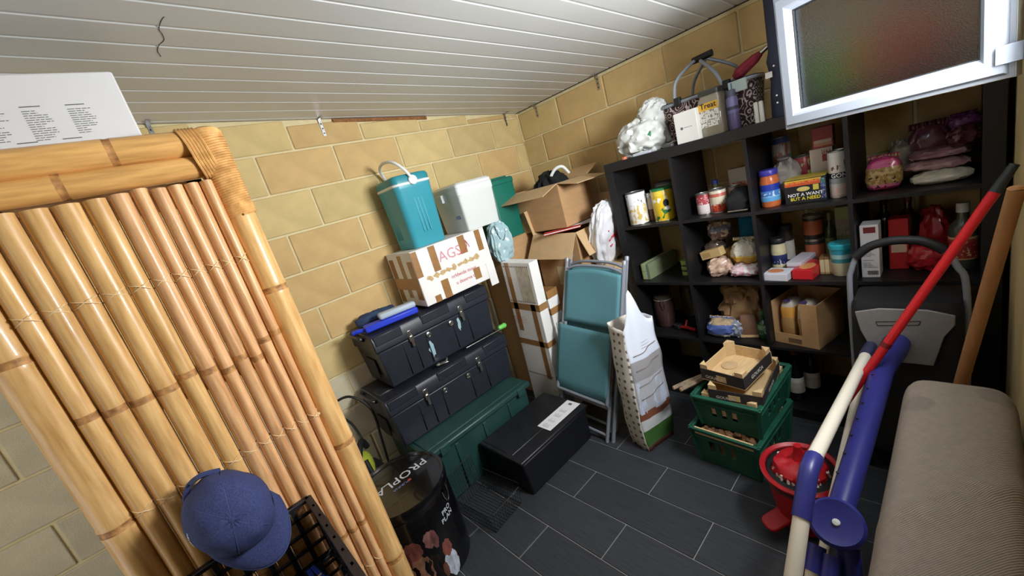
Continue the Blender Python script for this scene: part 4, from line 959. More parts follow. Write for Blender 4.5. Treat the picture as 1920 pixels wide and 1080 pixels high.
green_crate('upper green plastic crate holding wooden fruit boxes', (0.702, -0.300, 0.201), R(-2), 0.285, 0.40, 0.165)
M_fwood = mat('poplar_wood', (206, 176, 130), 0.7, var=0.10, scale=12, stretch=(8, 1, 8))
M_fwood2 = mat('printed_wood', (52, 46, 46), 0.6, var=0.3, scale=16)
# loose slat trays and shells in the lower crate
t = thing('wooden_tray', 'pale wooden tray edge showing inside the lower green crate', 'tray', (0.69, -0.345, 0.012), R(-4))
G().b2((-0.130, -0.186, 0.160), (0.130, -0.178, 0.196)).build('front_board', M_fwood, t, bevel=0.001); G().b2((-0.128, 0.16, 0.0), (0.128, 0.168, 0.17)).build('back_board', M_fwood, t, bevel=0.001); G().b2((-0.128, -0.164, 0.0), (0.128, 0.16, 0.006)).build('bottom_board', M_fwood, t, bevel=0.001)
g = G(); rr = random.Random(9)
for k in range(90):
    r_ = rr.uniform(0.009, 0.015); g.lathe([(0, -r_), (r_ * .8, -r_ * .5), (r_, 0), (r_ * .7, r_ * .6), (0, r_ * .9)], 7, c=(0.69 + rr.uniform(-.115, .115), -0.345 + rr.uniform(-.15, .145), 0.155 + rr.uniform(0, .026)))
for k in range(26):
    r_ = rr.uniform(0.009, 0.014); g.lathe([(0, -r_), (r_ * .8, -r_ * .5), (r_, 0), (r_ * .7, r_ * .6), (0, r_ * .9)], 7, c=(0.69 + rr.uniform(-.115, .115), -0.345 + rr.uniform(-.165, -.135), 0.188 + rr.uniform(0, .012)))
o = g.build('nut_shells', mat('walnut', (120, 84, 56), 0.8, var=0.3, scale=40), None); tag(o, 'loose brown nut shells heaped in the lower green crate', 'nuts'); o['kind'] = 'stuff'
def fruit_box(label, loc, rot, w, d, h, txt, fm=None):
    t = thing('fruit_box', label, 'box', loc, 0, 'wooden fruit boxes in the upper crate', rot); e = 0.004
    G().b2((-w / 2, -d / 2, 0), (w / 2, d / 2, e)).build('bottom_board', M_fwood, t, smooth=False)
    for nm, lo, hi, pm in (('long_board', (-w / 2, -d / 2, e), (w / 2, -d / 2 + e, h), fm or M_fwood2), ('long_board', (-w / 2, d / 2 - e, e), (w / 2, d / 2, h), M_fwood), ('end_board', (-w / 2, -d / 2 + e, e), (-w / 2 + e, d / 2 - e, h), M_fwood), ('end_board', (w / 2 - e, -d / 2 + e, e), (w / 2, d / 2 - e, h), M_fwood2)): G().b2(lo, hi).build(nm, pm, t, smooth=False)
    for sx in (-1, 1):
        for sy in (-1, 1):
            cx, cy = sx * (w / 2 - 0.016), sy * (d / 2 - 0.016)
            g = G().prism([(cx + 0.014 * sx, cy + 0.014 * sy), (cx - 0.022 * sx, cy + 0.014 * sy), (cx + 0.014 * sx, cy - 0.022 * sy)], e, h + 0.022); g.build('corner_block', M_fwood, t, bevel=0.001)
    G().b2((w * -0.12, -d / 2 - 0.0012, 0.012), (w * 0.1, -d / 2 - 0.0002, h * 0.7)).build('pale_stamp', M_fwood, t, smooth=False)
    lettering(txt, h * 0.26, mat('white_ink', (220, 216, 206), 0.6), t, lambda x, y: (-w * 0.18 + x, -d / 2 - 0.0016, h * 0.36 + y), 0.02)
    lettering(txt, h * 0.30, mat('white_ink', (220, 216, 206)), t, lambda x, y: (w / 2 + 0.0012, x - d * 0.05, h * 0.5 + y), 0.02)
    return t
fruit_box('bottom wooden fruit box lying flat in the upper green crate', (0.712, -0.312, 0.280), (R(0), R(0), R(-2)), 0.235, 0.345, 0.080, 'GOUICA', M_fwood)
fruit_box('middle wooden fruit box with dark printed sides in the stack', (0.728, -0.325, 0.362), (R(2), R(0), R(3)), 0.22, 0.30, 0.055, 'GOUICA')
fb = fruit_box('top wooden fruit box with pale corner blocks and dark printed sides', (0.705, -0.335, 0.438), (R(4), R(0), R(-10)), 0.20, 0.24, 0.060, 'GOUICA')
for k, (x, y, a) in enumerate([(-0.045, 0.02, 0.035), (0.02, -0.03, 0.02)]): G().lathe([(a, 0.0), (a, 0.004), (a - 0.005, 0.006), (0, 0.006)], 18, c=(x, y, 0.0045)).build('paper_disc', mat('kraft_disc', (190, 160, 120), 0.8), fb)
for k, (a, b) in enumerate([((0.47, -0.50, 0.392), (0.60, -0.25, 0.385)), ((0.505, -0.50, 0.39), (0.63, -0.16, 0.383))]):
    t = thing('firewood_stick', ['outer split stick poking out left of the upper crate', 'inner split stick beside the wooden fruit boxes'][k], 'stick', (0, 0, 0), 0, 'split sticks on the crate rim')
    g = G(); A, B = Vector(a), Vector(b); g.tube([A, A.lerp(B, .3) + Vector((.004, 0, .003)), A.lerp(B, .7), B], [0.010, 0.013, 0.012, 0.009], 6); g.build('bark', mat('grey_bark', (124, 108, 88), 0.9, var=0.3, scale=40), t, ang=20)
    g = G(); d = (A - B).normalized(); g.tube([A, A + d * 0.002], 0.0095, 6); g.build('cut_end', M_fwood, t)

# ---- red mop bucket with mop
M_red = mat('red_plastic', (176, 24, 34), 0.4, var=0.08, scale=10)
bk = thing('mop_bucket', 'oval red mop bucket with black wringer on the floor right', 'bucket', (1.000, -0.640, 0), R(20))
G().lathe([(0.088, 0.020), (0.092, 0.024), (0.122, 0.235), (0.134, 0.240), (0.138, 0.252), (0.130, 0.258), (0.118, 0.250), (0.088, 0.034), (0, 0.034)], 40, sx=0.94, sy=1.04).build('pail', M_red, bk)
G().lathe([(0.1185, 0.243), (0.112, 0.246), (0.095, 0.15), (0.05, 0.14), (0, 0.14)], 32, sx=0.94, sy=1.04).build('wringer', mat('black_wringer', (22, 22, 24), 0.5), bk)
G().lathe([(0.124, 0.215), (0.1285, 0.217), (0.1285, 0.223), (0.124, 0.226)], 40, sx=0.94, sy=1.04).build('band', mat('dark_band', (64, 40, 36), 0.5), bk)
G().prism(rrect(0.11, 0.07, 0.025), 0.05, 0.065).build('foot_pedal', M_red, bk, loc=(-0.085, -0.062, 0.012), rot=(R(6), R(-14), R(35)), bevel=0.005)
for a in (30, 120, 210, 300):
    G().lathe([(0, -0.008), (0.014, -0.008), (0.014, 0.008), (0, 0.008)], 14, c=(0.075 * math.cos(R(a)), 0.075 * math.sin(R(a)), 0.0142), m=Matrix.Rotation(PI / 2, 3, 'X')).build('castor', M_rub, bk)
mop = thing('mop', 'red mop with speckled strands standing in the red bucket', 'mop', (1.000, -0.640, 0.1415))
top = Vector((1.455, -0.41, 1.16)) - Vector((1.0, -0.64, 0.1415)); dr = top.normalized(); base = Vector((0.0, 0.0, 0.115))
pillow(0.17, 0.17, 0.10, 0.9, rough=0.012, seed=6).build('mop_head', M_red, mop, loc=(0, 0, 0.055))
g = G(); rr = random.Random(3)
for k in range(120):
    a = rr.uniform(0, 2 * PI); r0 = rr.uniform(0.075, 0.098); g.tube([(0.86 * r0 * math.cos(a), 0.9 * r0 * math.sin(a), rr.uniform(0.10, 0.125)), ((r0 + .008) * math.cos(a + .06) * .9, (r0 + .008) * math.sin(a + .06) * .95, rr.uniform(0.04, 0.08))], 0.005, 5)
o = g.build('strands', mat('speckled_strand', (206, 178, 170), 0.9, var=0.5, scale=120, rgb2=(226, 214, 206)), mop); o['kind'] = 'stuff'
G().lathe([(0.034, 0), (0.026, 0.02), (0.016, 0.05), (0.013, 0.08)], 14, c=(0, 0, 0.13), m=None).build('socket', M_red, mop)
tl = top.length
G().tube([base + dr * 0.0, base + (top - base).normalized() * (top - base).length], 0.0125, 12).build('handle', mat('red_handle', (196, 28, 36), 0.35), mop)
d2 = (top - base).normalized(); G().tube([top, top + d2 * 0.075], [0.013, 0.010], 12).build('handle_tip', mat('dark_grip', (40, 42, 44), 0.6), mop)
G().tube([base.lerp(top, 0.52), base.lerp(top, 0.535)], 0.0138, 12).build('ferrule', mat('dark_red', (110, 20, 26), 0.4), mop)

# ---- wooden pole leaning on the right wall
t = thing('wooden_pole', 'thick plain wooden pole leaning against the right wall', 'pole', (0, 0, 0))
G().tube([(1.312, -0.35, 0.0), (1.484, -0.572, 1.20)], 0.0155, 14).build('shaft', mat('pine_pole', (164, 116, 72), 0.6, var=0.12, scale=10, stretch=(6, 6, 1)), t)
G().lathe([(0.0155, 0), (0.013, 0.006), (0, 0.008)], 14, c=(1.484, -0.572, 1.199)).build('rounded_end', mat('pine_pole', (164, 116, 72)), t)

# ---- shopping trolley in front of the shelf
tr = thing('shopping_trolley', 'grey and black fabric shopping trolley with tube handle before the shelf', 'trolley', (1.258, -0.165, 0))
M_tgrey = mat('grey_nylon', (132, 130, 128), 0.8, var=0.05, scale=40, bump=0.1, bscale=60); M_tblk = mat('black_nylon', (22, 22, 24), 0.8, var=0.1, scale=30)
loft(G(), [(0.92, 0.92, 0.12), (1, 1, 0.2), (1.02, 1.0, 0.62), (1.0, 0.95, 0.74), (0.96, 0.8, 0.765)], 0.285, 0.20, 0.03).build('bag', M_tblk, tr)
g = G(); g.prism([(-0.128, 0.735), (-0.06, 0.752), (0.06, 0.752), (0.125, 0.735), (0.125, 0.70), (0.10, 0.655), (0.075, 0.54), (-0.07, 0.54), (-0.115, 0.66)], -0.112, -0.1035, lambda a, b, c: (a, c, b)); g.build('front_panel', M_tgrey, tr, bevel=0.003)
g = G()
for a, b in (((-0.07, -0.1125, 0.70), (0.045, -0.1125, 0.71)), ((-0.066, -0.1125, 0.685), (0.04, -0.1125, 0.695)), ((-0.07, -0.1125, 0.70), (-0.066, -0.1125, 0.685)), ((0.045, -0.1125, 0.71), (0.04, -0.1125, 0.695))): g.bar(a, b, 0.0016)
g.build('stitched_tab', M_rub, tr, smooth=False)
hp = spline([(-0.150, -0.03, 0.10), (-0.150, -0.035, 0.757), (-0.140, -0.035, 0.88), (-0.115, -0.035, 0.945)], 6); G().tube(hp, 0.0095, 10).build('handle_tube', M_alu, tr)
hp = spline([(0.150, -0.03, 0.10), (0.150, -0.035, 0.757), (0.128, -0.035, 0.88), (0.095, -0.035, 0.94)], 6); G().tube(hp, 0.0095, 10).build('handle_tube', M_alu, tr)
G().tube(spline([(-0.128, -0.035, 0.925), (-0.085, -0.035, 0.965), (-0.02, -0.035, 0.982), (0.045, -0.035, 0.975), (0.085, -0.035, 0.950), (0.10, -0.035, 0.935)], 6), 0.0155, 12).build('foam_grip', M_rub, tr)
for s in (-1, 1):
    G().lathe([(0, -0.012), (0.07, -0.012), (0.075, 0), (0.07, 0.012), (0, 0.012)], 24, c=(s * 0.150, 0.06, 0.0755), m=Matrix.Rotation(PI / 2, 3, 'Y')).build('wheel', M_rub, tr)
    G().b2((s * 0.12 - 0.01, -0.06, 0.0), (s * 0.12 + 0.01, -0.04, 0.13)).build('front_foot', M_rub, tr, bevel=0.002)
G().tube([(-0.15, 0.06, 0.0755), (0.15, 0.06, 0.0755)], 0.006, 8).build('axle', M_alu, tr)
G().tube([(-0.15, -0.03, 0.105), (0.15, -0.03, 0.105)], 0.008, 8).build('lower_bar', M_alu, tr)

# ---- folded mattress along the right wall
def matt():
    m = mat('beige_ticking', (140, 129, 117), 0.95, var=0.06, scale=60, bump=0.0); nt = m.node_tree; b = nt.nodes['Principled BSDF']
    tc_ = nd(nt, 'ShaderNodeTexCoord'); mp = nd(nt, 'ShaderNodeMapping'); mp.inputs['Rotation'].default_value = (0, 0, R(35)); nt.links.new(tc_.outputs['Object'], mp.inputs[0])
    wv = nd(nt, 'ShaderNodeTexWave'); wv.inputs['Scale'].default_value = 95; wv.inputs['Distortion'].default_value = 1.5; nt.links.new(mp.outputs[0], wv.inputs['Vector'])
    bp_ = nd(nt, 'ShaderNodeBump'); bp_.inputs['Strength'].default_value = 0.55; bp_.inputs['Distance'].default_value = 0.002; nt.links.new(wv.outputs['Fac'], bp_.inputs['Height']); nt.links.new(bp_.outputs[0], b.inputs['Normal'])
    # old damp stains, fixed in the cloth
    geo = nd(nt, 'ShaderNodeTexCoord')
    col = b.inputs['Base Color'].links[0].from_socket
    for cx_, cy_, rad in ((0.040, 0.752, 0.034), (0.180, 0.842, 0.034)):
        vm = nd(nt, 'ShaderNodeVectorMath', operation='DISTANCE'); vm.inputs[1].default_value = (cx_, cy_, 0.715); nt.links.new(geo.outputs['Object'], vm.inputs[0])
        nz = nd(nt, 'ShaderNodeTexNoise'); nz.inputs['Scale'].default_value = 22; nt.links.new(geo.outputs['Object'], nz.inputs['Vector'])
        ad = nd(nt, 'ShaderNodeMath', operation='MULTIPLY_ADD'); ad.inputs[1].default_value = 0.05; nt.links.new(nz.outputs['Fac'], ad.inputs[0]); nt.links.new(vm.outputs['Value'], ad.inputs[2])
        mr = nd(nt, 'ShaderNodeMapRange'); mr.inputs['From Min'].default_value = rad + 0.022; mr.inputs['From Max'].default_value = rad + 0.03; mr.inputs['To Min'].default_value = 0.82; mr.inputs['To Max'].default_value = 1.0; nt.links.new(ad.outputs[0], mr.inputs['Value'])
        mx = nd(nt, 'ShaderNodeMix', data_type='RGBA', blend_type='MULTIPLY'); mx.inputs['Factor'].default_value = 1; nt.links.new(col, mx.inputs['A']); nt.links.new(mr.outputs[0], mx.inputs['B']); col = mx.outputs['Result']
    nt.links.new(col, b.inputs['Base Color'])
    return m
mt = thing('mattress', 'beige fabric mattress standing on its long edge along right wall', 'mattress', (1.284, -1.55, 0))
g = G()
def mfn(u, v):
    # profile round: x 0..0.216, z 0..0.72, rounded; v runs along y with rounded far end
    a = 2 * PI * u; e = 0.28; sg = lambda q, p_: math.copysign(abs(q) ** p_, q)
    k = 1.0; vv = -0.9 + 1.83 * v
    end = max(0, (v - 0.955) / 0.045); k = math.sqrt(max(0, 1 - end ** 2.6))
    x = 0.108 + 0.107 * sg(math.cos(a), 0.42) * (0.15 + 0.85 * k); z = 0.36 + 0.36 * sg(math.sin(a), 0.22) * (0.72 + 0.28 * k)
    wob = 0.006 * noise.noise(Vector((x * 9, vv * 4, z * 3))) + 0.010 * math.exp(-((vv - 0.44 - 1.0 * (x - 0.12)) / 0.025) ** 2) * (1 if z > 0.6 else 0)
    return (x, vv, max(0, z + (wob if z > 0.5 else 0)))
g.grid(mfn, 40, 110, cu=True); g.build('ticking', matt(), mt)
for z in (0.05,): G().tube(spline([(0.004, -0.85, z), (0.004, 0.0, z), (0.004, 0.82, z)], 6), 0.006, 6).build('edge_piping', mat('beige_piping', (150, 138, 124), 0.9), mt)

# ---- folded clothes rack of white tubes with blue joints lying against the mattress
M_rw = mat('ivory_tube', (222, 216, 200), 0.35); M_rb = mat('cobalt_plastic', (44, 47, 122), 0.36, var=0.06, scale=8); M_rd = mat('dark_cap', (52, 56, 84), 0.4)
rk2 = thing('folding_rack', 'folded frame of white tubes and blue plastic joints beside the mattress', 'rack', (0, 0, 0))
G().tube([(1.17, -0.38, 0.615), (1.17, -1.133, 0.725)], 0.0165, 14).build('tube', M_rw, rk2)
G().tube([(1.17, -0.27, 0.598), (1.17, -0.40, 0.619)], 0.0185, 14).build('end_cap', M_rd, rk2)
G().tube(spline([(1.17, -1.115, 0.7225), (1.17, -1.165, 0.722), (1.17, -1.215, 0.692), (1.17, -1.255, 0.664)], 6), 0.0195, 14).build('elbow', M_rb, rk2)
G().tube([(1.17, -1.25, 0.668), (1.17, -1.45, 0.515), (1.17, -1.62, 0.02)], 0.0165, 14).build('tube', M_rw, rk2)
G().tube([(1.155, -0.34, 0.54), (1.13, -0.86, 0.30), (1.10, -1.1, 0.0)], 0.0135, 12).build('tube', M_rw, rk2)
G().tube([(1.18, -0.16, 0.438), (1.18, -0.75, 0.462)], 0.0135, 12).build('tube', M_rw, rk2)
G().tube([(1.18, -0.14, 0.4371), (1.18, -0.20, 0.4395)], 0.0165, 12).build('end_cap', M_rd, rk2)
G().tube([(1.240, -0.22, 0.612), (1.240, -0.34, 0.625), (1.226, -0.50, 0.63), (1.212, -1.11, 0.585)], [0.040, 0.036, 0.030, 0.027], 18).build('beam', M_rb, rk2)
for k in range(8):
    y = -0.50 - k * 0.075; G().lathe([(0.0035, 0), (0.0035, 0.003), (0, 0.003)], 8, c=(1.2255 - 0.023 * (k * 0.075) / 0.61 - 0.012, y, 0.655 - 0.045 * k * 0.075 / 0.61)).build('bolt_hole', M_rub, rk2)
ax = Vector((0.05, -0.55, 0.83)).normalized(); hm = ax.to_track_quat('Z', 'Y').to_matrix()
G().lathe([(0.046, -0.018), (0.050, -0.012), (0.050, 0.004), (0.053, 0.006), (0.053, 0.014), (0.047, 0.020), (0.030, 0.016), (0, 0.016)], 32, c=(1.218, -1.185, 0.612), m=hm).build('hub', M_rb, rk2)
G().lathe([(0.008, 0), (0.007, 0.004), (0, 0.005)], 12, c=Vector((1.218, -1.185, 0.612)) + ax * 0.016, m=hm).build('bolt', M_offw, rk2)
G().tube([(1.236, -1.19, 0.565), (1.248, -1.25, 0.48), (1.250, -1.45, 0.03)], [0.022, 0.024, 0.02], 14).build('beam', M_rb, rk2)
for x, y0, z0 in ((1.186, -1.222, 0.565), (1.214, -1.230, 0.560)):
    G().tube([(x, y0, z0), (x - 0.002, y0 - 0.045, z0 - 0.035)], 0.0175, 12).build('socket', M_rb, rk2)
    G().tube([(x - 0.002, y0 - 0.04, z0 - 0.031), (x - 0.006, y0 - 0.14, z0 - 0.13), (x - 0.01, y0 - 0.3, 0.02)], 0.0145, 12).build('tube', M_rw, rk2)
G().tube([(1.205, -0.62, 0.47), (1.20, -0.80, 0.47)], 0.004, 8).build('spring_pin', M_chrome, rk2)
# ================================================================== things on the shelf
M_tin = mat('tinplate', (176, 174, 170), 0.3, metal=0.9)
M_glass = mat('clear_glass', (226, 232, 226), 0.06, trans=1.0, ior=1.45)
def solid(c, r=0.45, coat=0.0): return mat('solid_%d_%d_%d' % c, c, r, coat=coat)
def tin(label, x, y, z, r, h, m, name='food_tin', cat='can', group=None, lid=None, txt=None, tm=None, tz=0.5, ts=0.2, ta=-80):
    t = thing(name, label, cat, (x, y, z), 0, group)
    G().lathe([(r - 0.001, 0.004), (r, 0.006), (r, h - 0.006), (r - 0.001, h - 0.004)], 28).build('label_wrap', m, t)
    G().lathe([(r + 0.0006, 0), (r + 0.0012, 0.002), (r + 0.0006, 0.005), (0, 0.005)], 28).build('bottom_rim', M_tin, t)
    if lid: G().lathe([(r + 0.002, h - 0.012), (r + 0.0025, h - 0.002), (r - 0.002, h), (0, h)], 28).build('lid', lid, t)
    else: G().lathe([(r + 0.0006, h - 0.005), (r + 0.0012, h - 0.002), (r, h), (r - 0.003, h), (r - 0.004, h - 0.003), (0, h - 0.003)], 28).build('top_rim', M_tin, t)
    if txt:
        lettering(txt, ts * r, tm or solid((236, 236, 236)), t, lambda a, b: ((r + 0.0008) * math.cos(R(ta) + a / r), (r + 0.0008) * math.sin(R(ta) + a / r), h * tz + b), 0.02)
    return t
def pack(label, x, y, z, w, d, h, m, name='food_box', cat='box', rz=0, group=None, panel=None, txt=None, tm=None, ts=None, tz=0.5, bev=0.0015, rot=None, extra=None):
    """carton standing with its front (-y) face at depth y"""
    t = thing(name, label, cat, (x, y + d / 2, z), rz, group, rot)
    G().b2((-w / 2, -d / 2, 0), (w / 2, d / 2, h)).build('carton', m, t, bevel=bev)
    G().b2((-w / 2 + 0.002, -d / 2 + 0.002, h), (w / 2 - 0.002, d / 2 - 0.002, h + 0.0012)).build('top_flap', m, t, smooth=False)
    if panel:
        (u0, u1, v0, v1, pm) = panel; G().b2((-w / 2 + w * u0, -d / 2 - 0.0008, h * v0), (-w / 2 + w * u1, -d / 2 + 0.0002, h * v1)).build('label_panel', pm, t, smooth=False)
    if txt: lettering(txt, ts, tm or solid((236, 236, 236)), t, lambda a, b: (a, -d / 2 - 0.0014, h * tz + b), 0.03)
    return t
def jar(label, x, y, z, r, h, m, lid, name='jar', cat='jar', lab=None, group=None, neck=0.8, txt=None):
    t = thing(name, label, cat, (x, y, z), 0, group)
    G().lathe([(r * 0.9, 0), (r, 0.008), (r, h * 0.68), (r * 0.93, h * 0.76), (r * neck, h * 0.82), (r * neck, h * 0.9)], 28).build('body', m, t)
    G().lathe([(r * neck * 1.06, h * 0.85), (r * neck * 1.08, h * 0.87), (r * neck * 1.08, h * 0.98), (r * neck, h), (0, h)], 28).build('lid', lid, t)
    if lab: G().lathe([(r + 0.0008, h * 0.16), (r + 0.0009, h * 0.17), (r + 0.0009, h * 0.61), (r + 0.0008, h * 0.62)], 28).build('label_wrap', lab, t)
    if txt: lettering(txt, 0.010, solid((236, 236, 240)), t, lambda a, b: ((r + 0.0014) * math.cos(R(-62) + a / r), (r + 0.0014) * math.sin(R(-62) + a / r), h * 0.52 + b), 0.02)
    return t
def bottle(label, x, y, z, r, h, m, cap, lab=None, name='bottle', cat='bottle', group=None, lz=(0.15, 0.5), neck=0.35, sh=0.62):
    t = thing(name, label, cat, (x, y, z), 0, group)
    G().lathe([(r * 0.9, 0), (r, 0.006), (r, h * sh), (r * 0.8, h * (sh + 0.07)), (r * neck, h * (sh + 0.15)), (r * neck, h * 0.96), (0, h * 0.96)], 24).build('glass', m, t)
    G().lathe([(r * neck * 1.12, h * 0.86), (r * neck * 1.12, h), (0, h)], 18).build('cap', cap, t)
    if lab: G().lathe([(r + 0.0006, h * lz[0]), (r + 0.0008, h * lz[0] + .001), (r + 0.0008, h * lz[1] - .001), (r + 0.0006, h * lz[1])], 24).build('label_wrap', lab, t)
    return t
def pouch(label, x, y, z, w, d, h, m, seed, rz=0, name='food_packet', cat='packet', rough=0.012, rot=None, e=0.7, crimp=True, group=None, taper=0.1):
    t = thing(name, label, cat, (x, y, z), rz, group, rot)
    pillow(w, d, h, e, rough=rough, ns=10, seed=seed, taper=taper, nu=32, nv=18).build('wrapper', m, t)
    if crimp:
        g = G(); n = 14; pts = [(-w * 0.42 + w * 0.84 * k / n, 0.004 * math.sin(k * 2.1)) for k in range(n + 1)]
        for k in range(n): g.add([(pts[k][0], pts[k][1], h * 0.94), (pts[k + 1][0], pts[k + 1][1], h * 0.94), (pts[k + 1][0], pts[k + 1][1] + .006, h * 1.07), (pts[k][0], pts[k][1] + .006, h * 1.07)], [(0, 1, 2, 3)])
        g.build('crimped_seam', m, t, solid=0.001)
    return t
W_ = (232, 232, 230)
# ---------- row 1, column 1
tin('white tin with gold swirl print at left of the top row', 0.112, 0.085, Z1, 0.056, 0.19, band_mat('white_gold', [(0, (226, 222, 214)), (0.5, (232, 232, 236))], 0.35, blot=[((206, 178, 104), 6, 0.56, 0.05, 0.62), ((60, 56, 52), 9, 0.66, 0.6, 0.95)]), name='drink_tin', cat='tin')
jar('clear jar half full of brown powder between white and yellow tins', 0.192, 0.13, Z1, 0.036, 0.165, band_mat('cocoa_jar', [(0, (92, 54, 42)), (0.48, (172, 160, 150))], 0.2), M_tin, neck=0.95)
tin('yellow tin with green lid and dog picture on top row', 0.268, 0.10, Z1, 0.058, 0.185, band_mat('yellow_dog', [(0, (222, 186, 40)), (0.80, (226, 196, 70))], 0.3, blot=[((40, 116, 60), 5, 0.60, 0.0, 0.4), ((236, 236, 226), 4, 0.60, 0.3, 0.75)]), name='drink_tin', cat='tin', lid=solid((46, 122, 72), 0.35))
t = bpy.data.objects['drink_tin.001']
f_ = lambda a, b: ((0.0588) * math.cos(R(-48) + a / 0.058), 0.0588 * math.sin(R(-48) + a / 0.058), 0.10 + b)
for (a, b, w, h, c) in ((0, 0.0, 0.016, 0.022, (24, 26, 26)), (0.002, -0.028, 0.014, 0.012, (236, 236, 232)), (0.0, -0.044, 0.022, 0.010, (30, 110, 60))):
    g = G(); g.add([f_(a, b)] + [f_(a + w * math.cos(2 * PI * i / 14), b + h * math.sin(2 * PI * i / 14)) for i in range(14)], [(0, 1 + i, 1 + (i + 1) % 14) for i in range(14)]); g.build('dog_print', solid(c), t, smooth=False)
tin('plain pale tin behind the yellow tin', 0.335, 0.20, Z1, 0.035, 0.165, band_mat('pale_tin', [(0, (150, 140, 150)), (0.4, (206, 198, 180)), (0.9, (170, 170, 170))], 0.4), name='drink_tin', cat='tin')
tin('grey lidded tin at the back of the first cube', 0.215, 0.25, Z1, 0.05, 0.20, band_mat('grey_tin', [(0, (150, 150, 150)), (0.8, (176, 174, 168))], 0.4), name='drink_tin', cat='tin', lid=solid((120, 120, 122)))
# ---------- row 1, column 2
tin('short red and white food can in the second cube', 0.482, 0.12, Z1, 0.037, 0.11, band_mat('red_can', [(0, (206, 190, 186)), (0.08, (214, 204, 204)), (0.48, (168, 60, 70)), (0.85, (150, 48, 58))], 0.4, blot=[((226, 214, 214), 10, 0.58, 0.5, 0.85)]))
tin('cream food can with tomato print next to the red can', 0.555, 0.12, Z1, 0.040, 0.12, band_mat('cream_can', [(0, (150, 60, 46)), (0.06, (196, 84, 52)), (0.32, (206, 196, 172)), (0.7, (186, 96, 80)), (0.85, (210, 200, 180))], 0.4, blot=[((170, 46, 36), 7, 0.55, 0.06, 0.38)]))
tin('small can behind the cream tomato can', 0.604, 0.20, Z1, 0.033, 0.11, band_mat('tan_can', [(0, (150, 100, 88)), (0.5, (180, 150, 130))], 0.4))
bottle('squat bottle with blue cap behind the two food cans', 0.515, 0.21, Z1, 0.030, 0.155, solid((92, 96, 66), 0.2, 0.3), solid((48, 52, 140)), neck=0.45, sh=0.5)
pack('white box with red food picture leaning at back of second cube', 0.615, 0.27, Z1, 0.105, 0.05, 0.185, solid((212, 204, 194)), panel=(0.15, 0.85, 0.2, 0.62, band_mat('noodle_pic', [(0, (150, 70, 50)), (0.5, (190, 110, 84))], 0.4, blot=[((214, 180, 140), 6, 0.55, 0, 1)])))
t = thing('cloth_pouch', 'black folded cloth bag filling right of second cube', 'bag', (0.672, 0.105, Z1)); pillow(0.115, 0.16, 0.11, 0.4, rough=0.012, seed=4, taper=0.3).build('cloth', solid((20, 20, 22), 0.85), t); G().b2((-0.045, -0.081, 0.008), (0.045, -0.078, 0.014)).build('zip', M_tin, t)
# ---------- row 1, column 3
jar('orange sauce jar with blue lid and blue label', 0.797, 0.095, Z1, 0.040, 0.17, solid((196, 104, 58), 0.25, 0.4), solid((66, 60, 160), 0.35), lab=band_mat('blue_label', [(0, (92, 160, 214)), (0.25, (150, 190, 224)), (0.3, (70, 130, 200)), (0.62, (36, 58, 160))], 0.35, blot=[((224, 226, 232), 6, 0.60, 0.3, 0.6)]), neck=0.88)
t = thing('paper_bag', 'crumpled pale wrapper behind the orange jar', 'bag', (0.835, 0.20, Z1)); pillow(0.13, 0.12, 0.19, 0.8, rough=0.025, seed=9, taper=0.4).build('wrapper', solid((150, 142, 136), 0.5), t); pillow(0.05, 0.05, 0.02, 0.8).build('twist', solid((120, 112, 108), 0.5), t, loc=(0, 0, 0.185))
bx_ = pack('black multipack box with yellow flaps and bold yellow slogan', 0.937, 0.06, Z1, 0.150, 0.12, 0.105, solid((28, 28, 34), 0.35), tm=None, txt='NOT A WANT', ts=0.014, tz=0.36)
lettering('BUT A NEED', 0.014, solid((222, 206, 62)), bx_, lambda a, b: (a, -0.0614, 0.020 + b), 0.03); bx_.children[-2].data.materials[0] = solid((222, 206, 62))
G().b2((-0.072, -0.0608, 0.078), (0.060, -0.0598, 0.103)).build('flame_band', band_mat('flame', [(0, (206, 90, 44)), (0.4, (224, 130, 60)), (0.75, (214, 180, 60))], 0.4, blot=[((190, 60, 40), 9, 0.55, 0.2, 0.8)]), bx_, smooth=False)
G().b2((-0.073, -0.058, 0.1055), (0.073, 0.058, 0.1075)).build('yellow_top', solid((206, 182, 66)), bx_, smooth=False)
g = G(); g.prism([(0.024 * math.cos(2 * PI * i / 18) - 0.005, 0.010 * math.sin(2 * PI * i / 18) + 0.062) for i in range(18)], -0.0610, -0.0604, lambda a, b, c: (a, c, b)); g.build('oval_badge', solid((206, 190, 110)), bx_, smooth=False)
G().b2((0.030, -0.0610, 0.052), (0.050, -0.0602, 0.076)).build('badge', solid((206, 190, 80)), bx_, smooth=False)
G().b2((0.056, -0.0610, 0.012), (0.073, -0.0602, 0.098)).build('side_print', band_mat('navy_print', [(0, (40, 46, 96)), (0.6, (60, 80, 130)), (0.75, (46, 100, 96))], 0.4, blot=[((190, 196, 210), 9, .6, 0, 1)]), bx_, smooth=False)
tin('tall pale can lettered in black band at right of third cube', 1.050, 0.098, Z1, 0.034, 0.195, band_mat('gon_can', [(0, (176, 160, 150)), (0.05, (196, 190, 180)), (0.30, (150, 158, 160)), (0.42, (36, 36, 38)), (0.54, (206, 202, 194))], 0.4, blot=[((206, 168, 160), 4, 0.58, 0.04, 0.3), ((110, 70, 60), 4, 0.64, 0.55, 0.8)]), txt='GON', ts=0.5, tz=0.48)
tin('low dark red tin standing on a wooden riser behind slogan box', 0.900, 0.24, Z1 + 0.076, 0.036, 0.11, band_mat('maroon_tin', [(0, (120, 26, 40)), (0.8, (140, 40, 50))], 0.35, blot=[((150, 170, 90), 4, 0.62, 0.2, 0.9)]))
